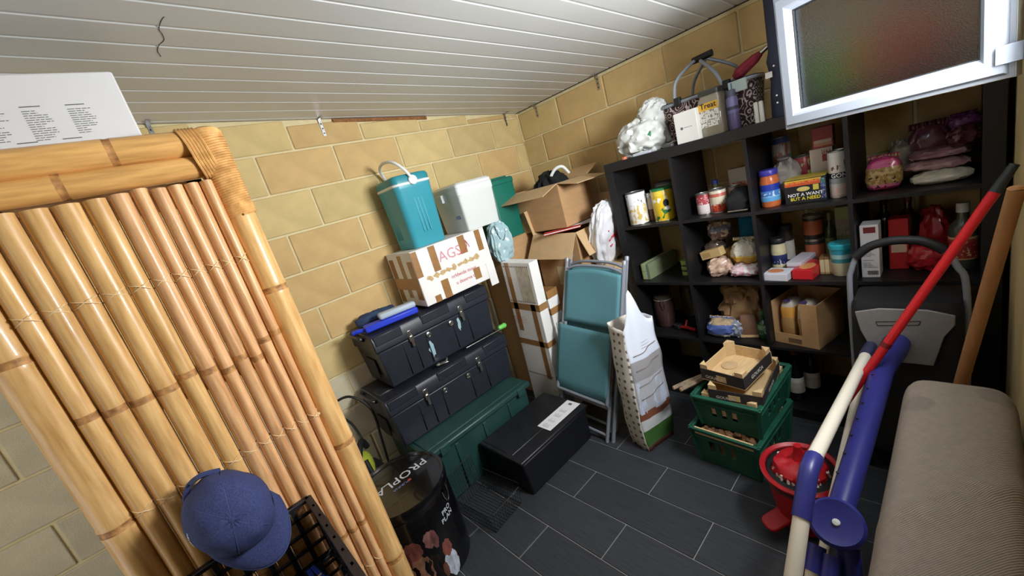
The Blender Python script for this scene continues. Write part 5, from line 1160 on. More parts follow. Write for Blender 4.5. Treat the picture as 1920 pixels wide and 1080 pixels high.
rs = thing('wooden_riser', 'plain wooden step at the back of the third cube', 'riser', (0.91, 0.285, Z1)); G().b2((-0.145, -0.09, 0.060), (0.145, 0.08, 0.075)).build('plank', M_fwood, rs, bevel=0.001)
for s in (-1, 1): G().b2((s * 0.12 - 0.01, -0.08, 0), (s * 0.12 + 0.01, 0.07, 0.060)).build('foot', M_fwood, rs, bevel=0.001)
pack('cream box with red fruit pictures behind slogan box', 0.975, 0.205, Z1 + 0.076, 0.082, 0.045, 0.128, solid((206, 196, 184)), panel=(0.55, 0.95, 0.55, 0.95, band_mat('fruit_pic', [(0, (150, 60, 60)), (0.5, (190, 170, 160))], 0.5, blot=[((150, 40, 50), 5, 0.5, 0, 1)])))
tin('large tin with blue top band at the back of third cube', 0.800, 0.31, Z1, 0.040, 0.29, band_mat('blue_tin', [(0, (60, 96, 80)), (0.55, (90, 120, 110)), (0.7, (160, 150, 140)), (0.9, (60, 76, 130))], 0.4, blot=[((150, 84, 60), 4, 0.55, 0.55, 0.9)]), name='drink_tin', cat='tin')
pack('small red carton on top of the cream fruit box', 0.985, 0.20, Z1 + 0.2056, 0.075, 0.05, 0.088, solid((156, 54, 54)), panel=(0.08, 0.92, 0.1, 0.4, band_mat('cookie_pic', [(0, (190, 140, 110)), (0.5, (206, 180, 160))], 0.5)))
# ---------- row 1, column 4
pouch('pink and gold noodle pack at left of the last top cube', 1.185, 0.135, Z1, 0.110, 0.09, 0.128, band_mat('pink_noodle', [(0, (170, 60, 100)), (0.12, (206, 110, 150)), (0.2, (186, 160, 110)), (0.7, (196, 84, 130)), (0.85, (180, 60, 110))], 0.3, blot=[((150, 120, 60), 8, 0.5, 0.2, 0.72), ((60, 30, 44), 6, 0.64, 0.1, 0.8)], coat=0.4), 21, e=0.45, rough=0.006)
pouch('long pale sealed pack lying flat at front of last top cube', 1.340, 0.13, Z1, 0.165, 0.10, 0.045, mat('pale_film', (192, 186, 168), 0.25, var=0.12, scale=24, coat=0.5), 22, rz=R(5), crimp=False, rough=0.008)
for k, (x, y, z, w, h, c, lb) in enumerate([(1.325, 0.17, 0.046, 0.18, 0.035, (150, 116, 118), 'pinkish packet on the long pale pack'), (1.335, 0.20, 0.082, 0.17, 0.035, (136, 96, 104), 'mauve packet stacked above the pinkish packet'), (1.30, 0.29, 0.0, 0.13, 0.20, (96, 50, 66), 'upright maroon packet at the back of last top cube'), (1.395, 0.26, 0.118, 0.085, 0.05, (196, 188, 176), 'white folded packet under the purple pouch'), (1.395, 0.27, 0.168, 0.085, 0.05, (110, 60, 112), 'purple pouch on top of the right pile'), (1.395, 0.16, 0.120, 0.075, 0.06, (84, 40, 48), 'dark maroon packet in front of the right pile'), (1.225, 0.28, 0.0, 0.09, 0.155, (140, 128, 112), 'tan packet behind the pink noodle pack')]):
    pouch(lb, x, y, Z1 + z, w, 0.10 if k < 2 else 0.075, h, mat('film_%d' % k, c, 0.3, var=0.3, scale=30, coat=0.4), 30 + k, rz=R(-6 + 5 * k), crimp=k in (2, 4, 6), rough=0.010, group='food packets in the last top cube')
pouch('crumpled grey packet filling space behind right pile', 1.378, 0.30, Z1, 0.08, 0.12, 0.115, solid((92, 86, 88), 0.4), 41, crimp=False)
# ---------- row 2, column 1
for k in range(2):
    t = pack(['lower long green and white film roll box pointing to the back', 'upper long film roll box stacked on the other'][k], 0.115, 0.055, Z2 + 0.0500 * k, 0.055, 0.30, 0.048, band_mat('foil_end', [(0, (150, 168, 92)), (0.15, (176, 182, 130)), (0.5, (172, 186, 190)), (0.62, (120, 130, 100)), (1.0, (120, 130, 100))], 0.4, axis=0), name='film_roll_box', rz=R(-6), group='film roll boxes')
t = thing('tape_roll', 'green and black striped tape rolls stacked as a column', 'tape', (0.318, 0.14, Z2))
for k in range(3):
    g = G().lathe([(0.016, 0.0), (0.028, 0.0), (0.029, 0.002), (0.029, 0.022), (0.028, 0.024), (0.016, 0.024), (0.016, 0.0)], 24, c=(0, 0, 0.032 * k)); g.build('roll', solid((150, 172, 84), 0.4), t)
    if k < 2: G().lathe([(0.0165, 0.024), (0.028, 0.024), (0.028, 0.032), (0.0165, 0.032)], 24, c=(0, 0, 0.032 * k)).build('spacer', solid((30, 34, 30)), t)
# ---------- row 2, column 2
def pm(i, c, c2): return mat('snack_%d' % i, c, 0.3, var=0.25, scale=35, rgb2=c2, coat=0.4)
pouch('rolled brown snack packet at bottom left of second cube', 0.510, 0.125, Z2, 0.125, 0.11, 0.10, pm(1, (150, 108, 84), (206, 180, 160)), 50, rz=R(25), crimp=False)
pouch('golden crinkled snack packet behind rolled brown packet', 0.545, 0.22, Z2, 0.13, 0.10, 0.12, pm(2, (176, 130, 60), (206, 160, 90)), 51, rz=R(-10))
pouch('dark cookie packet lying across lower snacks', 0.475, 0.195, Z2 + 0.105, 0.11, 0.10, 0.07, pm(3, (52, 46, 44), (80, 66, 54)), 52, rz=R(10), crimp=False)
pack('tan cracker box tilted on the snack packets', 0.488, 0.10, Z2 + 0.103, 0.115, 0.05, 0.045, solid((196, 166, 116)), rot=(0, R(-14), R(-8)), panel=(0.1, 0.5, 0.2, 0.8, solid((176, 140, 90))))
pouch('blue and brown snack packet on top of snack pile', 0.497, 0.22, Z2 + 0.176, 0.12, 0.08, 0.11, band_mat('snack_top', [(0, (120, 92, 80)), (0.4, (130, 140, 170)), (0.7, (170, 136, 104))], 0.3, blot=[((206, 190, 170), 6, 0.58, 0, 1)], coat=0.3), 53, rz=R(20))
t = thing('fabric_tube', 'teal blue rolled towel standing at back of second cube', 'towel', (0.635, 0.28, Z2)); G().lathe([(0.052, 0), (0.056, 0.01), (0.056, 0.27), (0.05, 0.28), (0.02, 0.276), (0, 0.27)], 24).build('roll', mat('teal_cloth', (22, 110, 150), 0.9, var=0.15, scale=60), t); G().tube(spline([(0.03, -0.03, 0.278), (0.015, -0.045, 0.286), (-0.015, -0.045, 0.286), (-0.03, -0.03, 0.278)], 5), 0.005, 6).build('hem_loop', solid((120, 170, 190), 0.8), t)
pouch('pink and white packet at bottom right of second cube', 0.645, 0.12, Z2, 0.15, 0.13, 0.062, band_mat('pinkwhite', [(0, (206, 150, 160)), (0.5, (220, 190, 196))], 0.3, blot=[((226, 226, 230), 6, 0.55, 0, 1), ((190, 80, 90), 7, 0.66, 0, 1)], coat=0.4), 54, crimp=False)
pouch('yellow and white flour bag on top of pink packet', 0.645, 0.145, Z2 + 0.0625, 0.14, 0.11, 0.125, band_mat('yellowwhite', [(0, (206, 160, 60)), (0.28, (222, 190, 90)), (0.34, (210, 206, 190))], 0.4, blot=[((110, 110, 120), 9, 0.66, 0.35, 0.6)]), 55, taper=0.35)
# ---------- row 2, column 3
jar('tall jar with navy label standing left in third cube', 0.785, 0.16, Z2, 0.033, 0.175, solid((206, 196, 160), 0.3), solid((30, 30, 34)), lab=band_mat('navy_label', [(0, (206, 196, 160)), (0.2, (30, 40, 90)), (0.6, (40, 50, 100)), (0.8, (200, 190, 150))], 0.4, blot=[((224, 224, 220), 7, 0.62, 0.2, 0.6)]), neck=0.95)
jar('dark lidded jar behind the navy labelled jar', 0.790, 0.27, Z2, 0.035, 0.21, solid((56, 48, 44), 0.3), solid((26, 26, 28)), lab=solid((190, 186, 180)), neck=0.9)
tin('lower orange and black sauce can of the tall stack', 0.905, 0.29, Z2, 0.040, 0.12, band_mat('sauce_can', [(0, (60, 40, 34)), (0.2, (170, 92, 60)), (0.85, (40, 34, 32))], 0.4), name='sauce_tin', group='stacked sauce tins')
tin('upper orange and black sauce can of the tall stack', 0.905, 0.29, Z2 + 0.1205, 0.040, 0.125, band_mat('sauce_can2', [(0, (40, 34, 32)), (0.2, (176, 96, 62)), (0.8, (44, 36, 34)), (0.9, (120, 110, 100))], 0.4), name='sauce_tin', group='stacked sauce tins')
pack('flat white box with orange food picture at front edge of third cube', 0.805, 0.012, Z2, 0.105, 0.09, 0.035, band_mat('pizza_top', [(0, (206, 208, 216)), (1, (206, 208, 216))], 0.4), rz=R(-8), name='snack_box'); G().prism([(0.035 * math.cos(2 * PI * i / 16) - 0.012, 0.026 * math.sin(2 * PI * i / 16)) for i in range(16)], 0.0363, 0.0368).build('food_picture', band_mat('pizza', [(0, (190, 84, 50)), (0.5, (206, 130, 80))], 0.4, blot=[((150, 40, 30), 6, .55, 0, 1)]), bpy.data.objects['snack_box'], smooth=False)
pack('long lilac and white box behind the flat white box', 0.872, 0.095, Z2, 0.062, 0.16, 0.062, band_mat('lilac_box', [(0, (196, 190, 204)), (0.4, (150, 110, 120)), (0.7, (206, 202, 214))], 0.4), rz=R(-10), name='snack_box')
rb_ = pack('bright red box with picture on front edge of third cube', 0.915, 0.030, Z2, 0.082, 0.16, 0.045, solid((196, 34, 42), 0.35, 0.2), rz=R(-8), name='snack_box'); G().prism([(0.030 * math.cos(2 * PI * i / 16) + 0.002, 0.045 * math.sin(2 * PI * i / 16) - 0.02) for i in range(16)], 0.0463, 0.0468).build('food_picture', band_mat('rb_pic', [(0, (210, 120, 60)), (0.5, (220, 150, 90))], 0.4), rb_, smooth=False)
t = thing('match_bundle', 'pale bundle of matchboxes beside the teal tub', 'matchboxes', (0.985, 0.13, Z2))
for k in range(3): G().b2((-0.027 + 0.0182 * k, -0.03, 0), (-0.010 + 0.0182 * k, 0.03, 0.082)).build('matchbox', band_mat('match_%d' % k, [(0, (150, 130, 90)), (0.12, (196, 180, 140)), (0.85, (120, 90, 60))], 0.6), t, bevel=0.001)
t = thing('spread_tub', 'teal and cream round spread tub with teal lid', 'tub', (1.040, 0.105, Z2))
G().lathe([(0.036, 0), (0.038, 0.004), (0.042, 0.06)], 28).build('lower_tub', solid((186, 178, 150), 0.4), t); G().lathe([(0.040, 0.060), (0.044, 0.122), (0.044, 0.126)], 28).build('upper_tub', band_mat('tub_teal', [(0, (60, 130, 140)), (0.3, (150, 190, 190)), (0.6, (44, 140, 160))], 0.35), t); G().lathe([(0.047, 0.124), (0.048, 0.142), (0.044, 0.146), (0, 0.146)], 28).build('lid', solid((50, 168, 186), 0.3), t)
pack('green and grey spice packet upright at back right of third cube', 1.020, 0.30, Z2, 0.06, 0.04, 0.26, band_mat('spice_pack', [(0, (110, 120, 90)), (0.45, (140, 130, 120)), (0.78, (150, 160, 90))], 0.5, blot=[((90, 110, 60), 6, 0.55, 0, 0.6)]), name='spice_packet', cat='packet')
bottle('slim dark green oil bottle beside the spice packet', 0.968, 0.30, Z2, 0.022, 0.24, solid((52, 66, 30), 0.15, 0.3), solid((120, 126, 70)), lab=solid((96, 110, 60)), name='oil_bottle')
# ---------- row 2, column 4
t = pack('tall white carton with barcode at left of lower right cube', 1.140, 0.05, Z2, 0.058, 0.08, 0.225, solid((206, 204, 206)), rz=R(0), panel=(0.2, 0.85, 0.86, 0.97, solid((110, 40, 40))), name='bottle_carton'); g = G()
for i in range(12): g.b2((-0.010 + i * 0.0028, -0.0412, 0.012), (-0.0088 + i * 0.0028 + 0.0008 * (i % 2), -0.0402, 0.030))
g.build('barcode', M_blackink, t, smooth=False); print_lines(t, (-0.022, -0.0412, 0.14), (1, 0, 0), (0, 0, 1), 8, 0.045, M_ink, seed=50); print_lines(t, (-0.022, -0.0412, 0.075), (1, 0, 0), (0, 0, 1), 5, 0.045, M_ink, seed=51)
pack('tall red carton with white label strip in lower right cube', 1.218, 0.15, Z2, 0.060, 0.07, 0.215, solid((176, 36, 36), 0.4), panel=(0.12, 0.9, 0.34, 0.52, solid((206, 180, 160))), name='bottle_carton')
bottle('dark wine bottle at the back behind white carton', 1.165, 0.27, Z2, 0.034, 0.30, solid((20, 22, 22), 0.15, 0.4), solid((30, 30, 32)), name='wine_bottle')
bottle('dark red capped bottle behind the red carton', 1.238, 0.29, Z2, 0.034, 0.295, solid((44, 18, 20), 0.2, 0.3), solid((96, 24, 28)), name='wine_bottle')
pouch('red netted bag slumped in front within lower right cube', 1.300, 0.15, Z2, 0.11, 0.12, 0.12, mat('red_net', (166, 26, 40), 0.4, var=0.35, scale=60, coat=0.3), 60, crimp=False, rough=0.016)
pouch('second red bag standing behind the slumped one', 1.315, 0.27, Z2, 0.10, 0.10, 0.23, mat('red_net', (166, 26, 40)), 61, rough=0.016, taper=0.4, crimp=False)
bl = bottle('big bottle with cream and red label and white cap', 1.395, 0.165, Z2, 0.039, 0.255, solid((70, 76, 66), 0.2, 0.3), solid((206, 206, 204)), lab=band_mat('rum_label', [(0, (190, 160, 110)), (0.06, (150, 40, 40)), (0.75, (170, 60, 56)), (0.9, (200, 170, 120))], 0.5, blot=[((206, 180, 130), 7, .6, 0.1, 0.9)]), name='spirit_bottle', neck=0.42)
# ---------- row 3, column 1
t = thing('clip_jar', 'glass preserving jar with dark lid and wire clip', 'jar', (0.115, 0.165, Z3)); G().lathe([(0.056, 0), (0.064, 0.01), (0.064, 0.15), (0.056, 0.175), (0.052, 0.185)], 28).build('glass', mat('brown_jar_glass', (74, 52, 50), 0.12, coat=0.6), t); G().lathe([(0.056, 0.185), (0.058, 0.19), (0.058, 0.205), (0.048, 0.214), (0, 0.216)], 28).build('lid', solid((90, 80, 70), 0.25, 0.5), t)
G().tube(spline([(0.02, -0.062, 0.19), (0.02, -0.068, 0.16), (0.03, -0.066, 0.13), (0.04, -0.062, 0.16), (0.035, -0.058, 0.19)], 5), 0.002, 5).build('wire_clip', M_chrome, t); G().tube([(0.0575 * math.cos(2 * PI * i / 24), 0.0575 * math.sin(2 * PI * i / 24), 0.183) for i in range(24)], 0.003, 5, closed=True).build('rubber_ring', solid((170, 166, 160)), t)
t = thing('glass_vase', 'empty clear glass jar at back of the lower left cube', 'jar', (0.230, 0.28, Z3)); G().lathe([(0.045, 0), (0.05, 0.006), (0.05, 0.20), (0.044, 0.212), (0.044, 0.224), (0.041, 0.224), (0.041, 0.21), (0.046, 0.198), (0.046, 0.01), (0, 0.008)], 28).build('glass', M_glass, t); G().tube([(0.045 * math.cos(2 * PI * i / 24), 0.045 * math.sin(2 * PI * i / 24), 0.222) for i in range(24)], 0.003, 5, closed=True).build('rim', M_glass, t)
t = thing('hand_tool', 'red handled hand tool lying on lower left shelf', 'tool', (0.285, 0.09, Z3), R(-20)); G().tube(spline([(-0.06, 0, 0.012), (-0.02, 0.0, 0.02), (0.05, 0.01, 0.014)], 5), 0.010, 8).build('handle', solid((190, 40, 50), 0.4), t); G().tube(spline([(-0.02, 0.0, 0.02), (-0.025, 0.02, 0.04), (-0.03, 0.03, 0.052)], 4), 0.008, 8).build('trigger', solid((190, 40, 50), 0.4), t); G().b2((-0.10, -0.02, 0), (-0.055, 0.02, 0.03)).build('head', solid((44, 42, 42), 0.5), t, bevel=0.006)
t = thing('glue_bottle', 'small yellow glue bottle beside the red hand tool', 'bottle', (0.355, 0.12, Z3)); G().lathe([(0.014, 0), (0.016, 0.004), (0.016, 0.05), (0.008, 0.06)], 16).build('body', solid((206, 168, 52), 0.4), t); G().lathe([(0.008, 0.06), (0.005, 0.085), (0, 0.086)], 12).build('nozzle', solid((180, 140, 40), 0.4), t)
# ---------- row 3, column 2
pouch('bag of bread with blue label band lying on lower shelf', 0.490, 0.085, Z3, 0.15, 0.12, 0.105, band_mat('bread_bag', [(0, (176, 170, 160)), (0.22, (84, 104, 170)), (0.68, (96, 116, 180)), (0.74, (186, 164, 130))], 0.3, coat=0.5), 70, e=0.6, rough=0.012)
pouch('clear crumpled plastic wrap beside the bread bag', 0.572, 0.09, Z3, 0.07, 0.09, 0.09, mat('clear_crumple', (140, 146, 160), 0.2, var=0.3, scale=40, coat=0.6), 71, crimp=False, rough=0.02)
t = thing('paper_bag', 'large crumpled brown paper bag in lower second cube', 'bag', (0.590, 0.245, Z3)); pillow(0.22, 0.20, 0.30, 0.65, rough=0.015, ns=12, seed=17, taper=0.2, nu=56, nv=36, ridge=0.028).build('paper', mat('kraft_paper', (150, 118, 84), 0.85, var=0.12, scale=20), t); pillow(0.12, 0.05, 0.10, 0.7, rough=0.02, seed=18).build('torn_mouth', mat('kraft_paper', (150, 118, 84)), t, loc=(-0.03, -0.10, 0.17))
t = thing('coffee_bag', 'brown paper packet with folded base at front of lower second cube', 'packet', (0.622, 0.105, Z3), R(15)); loft(G(), [(1, 1, 0), (1, 1, 0.06), (0.9, 0.7, 0.10), (0.85, 0.3, 0.125)], 0.085, 0.07, 0.01).build('packet', mat('brown_packet', (112, 80, 60), 0.6, var=0.15, scale=30), t); G().b2((-0.042, -0.0365, 0.004), (0.042, -0.0352, 0.018)).build('base_band', M_fwood, t)
bottle('small green glass bottle at right of lower second cube', 0.696, 0.10, Z3, 0.029, 0.155, solid((34, 78, 50), 0.12, 0.5), solid((60, 110, 70)), lab=band_mat('green_label', [(0, (40, 90, 60)), (0.5, (120, 150, 110))], 0.4, blot=[((190, 200, 180), 7, .62, 0, 1)]), sh=0.5)
# ---------- row 3, column 3
cbx = thing('bottle_box', 'open cardboard box with yellow packets inside in lower third cube', 'box', (0.880, 0.155, Z3), R(-14)); e = 0.004; w, d, h = 0.20, 0.24, 0.225
G().b2((-w / 2, -d / 2, 0), (w / 2, d / 2, e)).build('base', M_card, cbx, smooth=False)
G().b2((-w / 2, -d / 2, e), (-w / 2 + e, d / 2, h)).build('side_wall', M_card, cbx, smooth=False); G().b2((w / 2 - e, -d / 2, e), (w / 2, d / 2, h)).build('side_wall', M_card, cbx, smooth=False); G().b2((-w / 2 + e, d / 2 - e, e), (w / 2 - e, d / 2, h)).build('back_wall', M_card, cbx, smooth=False)
G().b2((-w / 2 + e, -d / 2, e), (w / 2 - e, -d / 2 + e, 0.055)).build('front_wall', M_card, cbx, smooth=False); G().b2((0.03, -d / 2, 0.055), (w / 2 - e, -d / 2 + e, h)).build('front_wall', M_card, cbx, smooth=False)
G().b2((-0.035, -d / 2 - 0.0008, 0.01), (0.025, -d / 2, 0.035)).build('printed_mark', solid((110, 84, 62)), cbx, smooth=False)
for k, (x, lb) in enumerate([(-0.045, 'left yellow wrapped packet standing in the cardboard box'), (0.03, 'right pale wrapped packet standing in the cardboard box')]):
    cth, sth = math.cos(R(-14)), math.sin(R(-14)); px, py = x, -0.045; t = thing('rice_packet', lb, 'packet', (0.880 + px * cth - py * sth, 0.155 + px * sth + py * cth, Z3 + 0.0045), R(-14), 'packets in the cardboard box')
    pillow(0.065, 0.11, 0.215, 0.4, rough=0.005, seed=80 + k).build('wrapper', band_mat('rice_%d' % k, [(0, (170, 130, 84)), (0.35, (176, 140, 90)), (0.6, (206, 150 + 30 * k, 70 + 80 * k)), (0.85, (190, 180, 170))], 0.35), t); G().lathe([(0.016, 0), (0.016, 0.004), (0, 0.004)], 14, c=(0.0, -0.04, 0.214)).build('purple_seal', solid((76, 60, 110)), t)
# ---------- row 4, column 3 and row 3/4 others
for k, (x, y, lb) in enumerate([(0.815, 0.10, 'nearer wine bottle with cream label and red capsule on bottom shelf'), (0.868, 0.17, 'second wine bottle half hidden behind the first')]):
    bottle(lb, x, y, Z4, 0.036, 0.305, solid((14, 16, 16), 0.12, 0.4), solid((150, 60, 40), 0.4), lab=band_mat('wine_label', [(0, (196, 192, 178)), (0.5, (186, 180, 160)), (0.7, (206, 202, 190))], 0.6, blot=[((60, 56, 54), 7, .68, 0.1, 0.5)]), name='wine_bottle', group='wine bottles on the bottom shelf', lz=(0.17, 0.46), sh=0.58)
# ---------- on top of the shelf
t = thing('carrier_bag', 'crumpled white plastic carrier bag at left end of shelf top', 'bag', (0.195, 0.17, ZT), R(10))
pillow(0.27, 0.21, 0.18, 0.9, rough=0.004, ns=16, seed=31, taper=0.15, nu=72, nv=48, ridge=0.024).build('film', mat('milky_film', (212, 214, 210), 0.28, var=0.05, scale=20, alpha=0.92, coat=0.4), t); pillow(0.15, 0.11, 0.14, 0.85, rough=0.003, ns=14, seed=33, taper=0.3, nu=48, nv=32, ridge=0.016).build('gathered_neck', mat('milky_film', (212, 214, 210)), t, loc=(0.055, 0.0, 0.125), rot=(0, R(15), 0))
g = G(); g.prism([(0.0, 0.0), (0.03, 0.02), (0.035, 0.05), (0.01, 0.03)], -0.122, -0.116, lambda a, b, c: (a + 0.04, c, b + 0.06)); g.build('green_print', solid((60, 130, 90)), t, smooth=False)
t = thing('pen_box', 'small silver blister pack lying at front left of shelf top', 'packet', (0.235, 0.040, ZT), R(8)); G().b2((-0.05, -0.02, 0), (0.05, 0.02, 0.012)).build('tray', solid((170, 176, 186), 0.25, 0.5), t, bevel=0.003); G().b2((-0.048, -0.018, 0.012), (0.02, 0.018, 0.014)).build('card', solid((206, 206, 204)), t)
t = thing('metal_clamp', 'small dark metal clamp beside the white card box', 'clamp', (0.375, 0.055, ZT), R(-10)); G().b2((-0.03, -0.015, 0), (0.03, 0.015, 0.016)).build('jaw', solid((70, 70, 72), 0.3), t, bevel=0.004); G().tube([(-0.01, 0, 0.012), (0.04, 0, 0.022)], 0.006, 8).build('screw', M_chrome, t)
t = thing('tea_light', 'tiny orange tin at far left edge of shelf top', 'tin', (0.125, 0.03, ZT)); G().lathe([(0.016, 0), (0.017, 0.014), (0.014, 0.014)], 16).build('cup', solid((176, 100, 70), 0.4), t); G().lathe([(0.0135, 0.012), (0, 0.012)], 16).build('wax', solid((214, 200, 186)), t)
t = pack('plain white card box with small logo on shelf top', 0.493, 0.028, ZT, 0.112, 0.06, 0.145, solid((214, 212, 206)), name='white_box', rz=R(-3)); G().lathe([(0.007, 0), (0.007, 0.0006), (0, 0.0006)], 14, c=(-0.022, -0.0303, 0.070), m=Matrix.Rotation(PI / 2, 3, 'X')).build('emblem', M_ink, t); print_lines(t, (-0.010, -0.0306, 0.0695), (1, 0, 0), (0, 0, 1), 0, 0.055, M_ink)
t = thing('treat_jar', 'square clear jar of white treats with yellow and black label', 'jar', (0.600, 0.105, ZT), R(-4)); loft(G(), [(0.96, 0.96, 0), (1, 1, 0.006), (1, 1, 0.165), (0.85, 0.85, 0.178), (0.85, 0.85, 0.184)], 0.108, 0.10, 0.016).build('glass', mat('jar_plastic', (130, 122, 104), 0.12, coat=0.7), t); loft(G(), [(0.9, 0.9, 0.184), (0.92, 0.92, 0.19), (0.92, 0.92, 0.203), (0.85, 0.85, 0.208)], 0.108, 0.10, 0.016).build('lid', solid((60, 58, 56), 0.3), t)
G().b2((-0.048, -0.0512, 0.118), (0.044, -0.0502, 0.152)).build('label_top', solid((206, 160, 50)), t, smooth=False); G().b2((-0.048, -0.0512, 0.042), (0.044, -0.0502, 0.118)).build('label_body', band_mat('treat_label', [(0, (206, 202, 192)), (1, (206, 202, 192))], 0.5, blot=[((120, 112, 104), 9, .55, 0.0, 1.0)]), t, smooth=False)
lettering('Treat', 0.024, M_blackink, t, lambda a, b: (a - 0.002, -0.0518, 0.138 + b), 0.03)
t = thing('spray_can', 'slim violet and grey aerosol can on shelf top', 'can', (0.682, 0.105, ZT)); G().lathe([(0.024, 0), (0.025, 0.003), (0.025, 0.135), (0.018, 0.145)], 20).build('body', band_mat('violet_can', [(0, (90, 84, 120)), (0.5, (110, 104, 150)), (0.6, (60, 58, 80)), (0.7, (120, 116, 160))], 0.3), t); G().lathe([(0.02, 0.145), (0.02, 0.172), (0.016, 0.175), (0, 0.175)], 18).build('cap', solid((90, 90, 110), 0.3), t)
for k in range(2):
    t = thing('candle', ['left white stick candle standing on shelf top', 'right white stick candle standing on shelf top'][k], 'candle', (0.785 + 0.020 * k, 0.075, ZT), 0, 'white candles on the shelf top'); G().lathe([(0.009, 0), (0.0095, 0.003), (0.009, 0.085), (0.004, 0.088)], 14).build('wax', solid((216, 214, 206)), t); G().tube([(0, 0, 0.087), (0.001, 0, 0.094)], 0.001, 5).build('wick', M_rub, t)
# picnic basket with folding handles
M_bask = band_mat('paisley', [(0, (58, 26, 34)), (1, (58, 26, 34))], 0.8); nt = M_bask.node_tree
bs = nt.nodes['Principled BSDF']; tcx = nd(nt, 'ShaderNodeTexCoord'); vo = nd(nt, 'ShaderNodeTexVoronoi'); vo.inputs['Scale'].default_value = 26; nt.links.new(tcx.outputs['Object'], vo.inputs['Vector'])
nzz = nd(nt, 'ShaderNodeTexNoise'); nzz.inputs['Scale'].default_value = 22; nt.links.new(tcx.outputs['Object'], nzz.inputs['Vector'])
sm = nd(nt, 'ShaderNodeMath', operation='MULTIPLY_ADD'); sm.inputs[1].default_value = 1.0; nt.links.new(vo.outputs['Distance'], sm.inputs[0]); nt.links.new(nzz.outputs['Fac'], sm.inputs[2])
w1 = nd(nt, 'ShaderNodeMath', operation='PINGPONG'); w1.inputs[1].default_value = 0.16; nt.links.new(sm.outputs[0], w1.inputs[0]); gt = nd(nt, 'ShaderNodeMath', operation='GREATER_THAN'); gt.inputs[1].default_value = 0.115; nt.links.new(w1.outputs[0], gt.inputs[0])
mx = nd(nt, 'ShaderNodeMix', data_type='RGBA'); mx.inputs['A'].default_value = lin((52, 24, 30)); mx.inputs['B'].default_value = lin((188, 176, 170)); nt.links.new(gt.outputs[0], mx.inputs['Factor']); nt.links.new(mx.outputs['Result'], bs.inputs['Base Color'])
pb = thing('picnic_basket', 'dark paisley fabric basket with folding metal handles on shelf top', 'basket', (0.545, 0.235, ZT))
loft(G(), [(0.88, 0.86, 0.0), (0.9, 0.88, 0.004), (1.0, 1.0, 0.205)], 0.45, 0.20, 0.045).build('fabric_body', M_bask, pb)
loft(G(), [(1.0, 1.0, 0.205), (1.0, 1.0, 0.212)], 0.452, 0.202, 0.045).build('black_trim', M_tblk, pb)
G().tube([(x * 1.02, y * 1.03, 0.200) for x, y in rrect(0.45, 0.20, 0.045)], 0.0085, 8, closed=True).build('rim_tube', M_alu, pb)
for s in (-1, 1):
    G().tube(spline([(s * 0.135, -0.105, 0.205), (s * 0.12, -0.09, 0.30), (s * 0.03 - 0.03, -0.02, 0.365), (-0.035, 0.0, 0.37)] if s < 0 else [(0.10, -0.105, 0.205), (0.06, -0.07, 0.28), (-0.02, -0.01, 0.362)], 6), 0.0085, 8).build('handle_tube', M_alu, pb)
    G().tube(spline([(s * 0.135, 0.105, 0.205), (s * 0.10, 0.08, 0.29), (0.0, 0.01, 0.366)], 6), 0.0085, 8).build('handle_tube', M_alu, pb)
    for yy in (-0.108, 0.108): G().b2((s * 0.118 - 0.016, yy - 0.014, 0.185), (s * 0.118 + 0.016, yy + 0.014, 0.225)).build('handle_clip', M_rub, pb, bevel=0.004)
G().tube([(-0.06, 0.0, 0.374), (0.035, 0.0, 0.378)], 0.016, 12).build('grip', M_rub, pb)
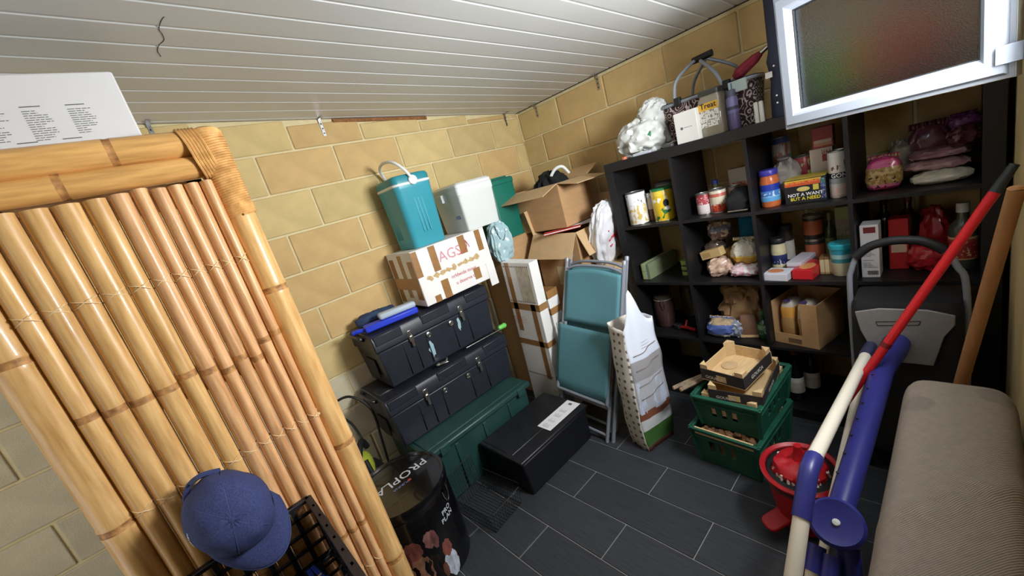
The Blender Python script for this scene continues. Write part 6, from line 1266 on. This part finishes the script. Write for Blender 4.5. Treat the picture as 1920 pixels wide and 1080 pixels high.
t = thing('umbrella', 'dark red folded umbrella lying across the basket rim', 'umbrella', (0, 0, 0)); A, B = Vector((0.672, 0.20, 1.715)), Vector((0.788, 0.215, 1.778)); G().tube([A, A.lerp(B, .2), A.lerp(B, .8), B], [0.012, 0.027, 0.022, 0.012], 10).build('canopy', mat('wine_cloth', (124, 30, 44), 0.8, var=0.2, scale=30), t, ang=20); dd_ = (B - A).normalized(); G().tube([B, B + dd_ * 0.03], 0.010, 10).build('tip', M_chrome, t); G().tube([A - dd_ * 0.10, A], 0.005, 8).build('shaft', M_alu, t)
t = thing('mask_pack', 'pale blue folded paper pack hooked on the basket rim', 'packet', (0.712, 0.112, 1.645), R(-6)); G().b2((-0.04, -0.006, 0), (0.04, 0.004, 0.05)).build('paper', solid((176, 190, 190)), t, bevel=0.002); G().b2((-0.028, -0.0068, 0.004), (-0.022, -0.006, 0.045)).build('stripe', solid((70, 120, 140)), t)
t = thing('storage_sleeve', 'folded navy windscreen sleeve standing at shelf top beside the window sash', 'sleeve', (0.872, 0.13, ZT)); g = G(); secs = [(0.046, 0), (0.044, 0.05), (0.042, 0.10), (0.036, 0.15), (0.04, 0.20), (0.045, 0.235), (0.034, 0.275), (0.034, 0.50)]
g.lathe([(a, b) for a, b in secs], 18, sx=1.0, sy=0.6); g.build('fabric', mat('navy_nylon', (26, 32, 52), 0.6, var=0.2, scale=20), t); G().b2((-0.046, -0.030, 0.168), (-0.020, -0.024, 0.192)).build('white_tag', solid((216, 210, 200)), t); 
for z in (0.06, 0.09, 0.21): G().lathe([(0.004, 0), (0.004, 0.002), (0, 0.002)], 8, c=(-0.012, -0.0255, z), m=Matrix.Rotation(PI / 2, 3, 'X')).build('stud', M_chrome, t)
# things on the shelf top that show blurred through the frosted pane
for k, (x, y, w, d, h, c, lb) in enumerate([(1.035, 0.16, 0.13, 0.12, 0.20, (74, 140, 40), 'green packet on shelf top seen blurred through frosted pane'), (1.13, 0.20, 0.06, 0.10, 0.22, (236, 160, 84), 'orange packet on shelf top seen blurred through frosted pane'), (1.27, 0.20, 0.19, 0.14, 0.25, (180, 76, 56), 'brick red packet on shelf top seen blurred through frosted pane'), (1.00, 0.28, 0.08, 0.08, 0.26, (232, 232, 228), 'white bag on shelf top seen blurred through frosted pane')]):
    pouch(lb, x, y, ZT, w, d, h, solid(c, 0.5), 90 + k, rough=0.012)
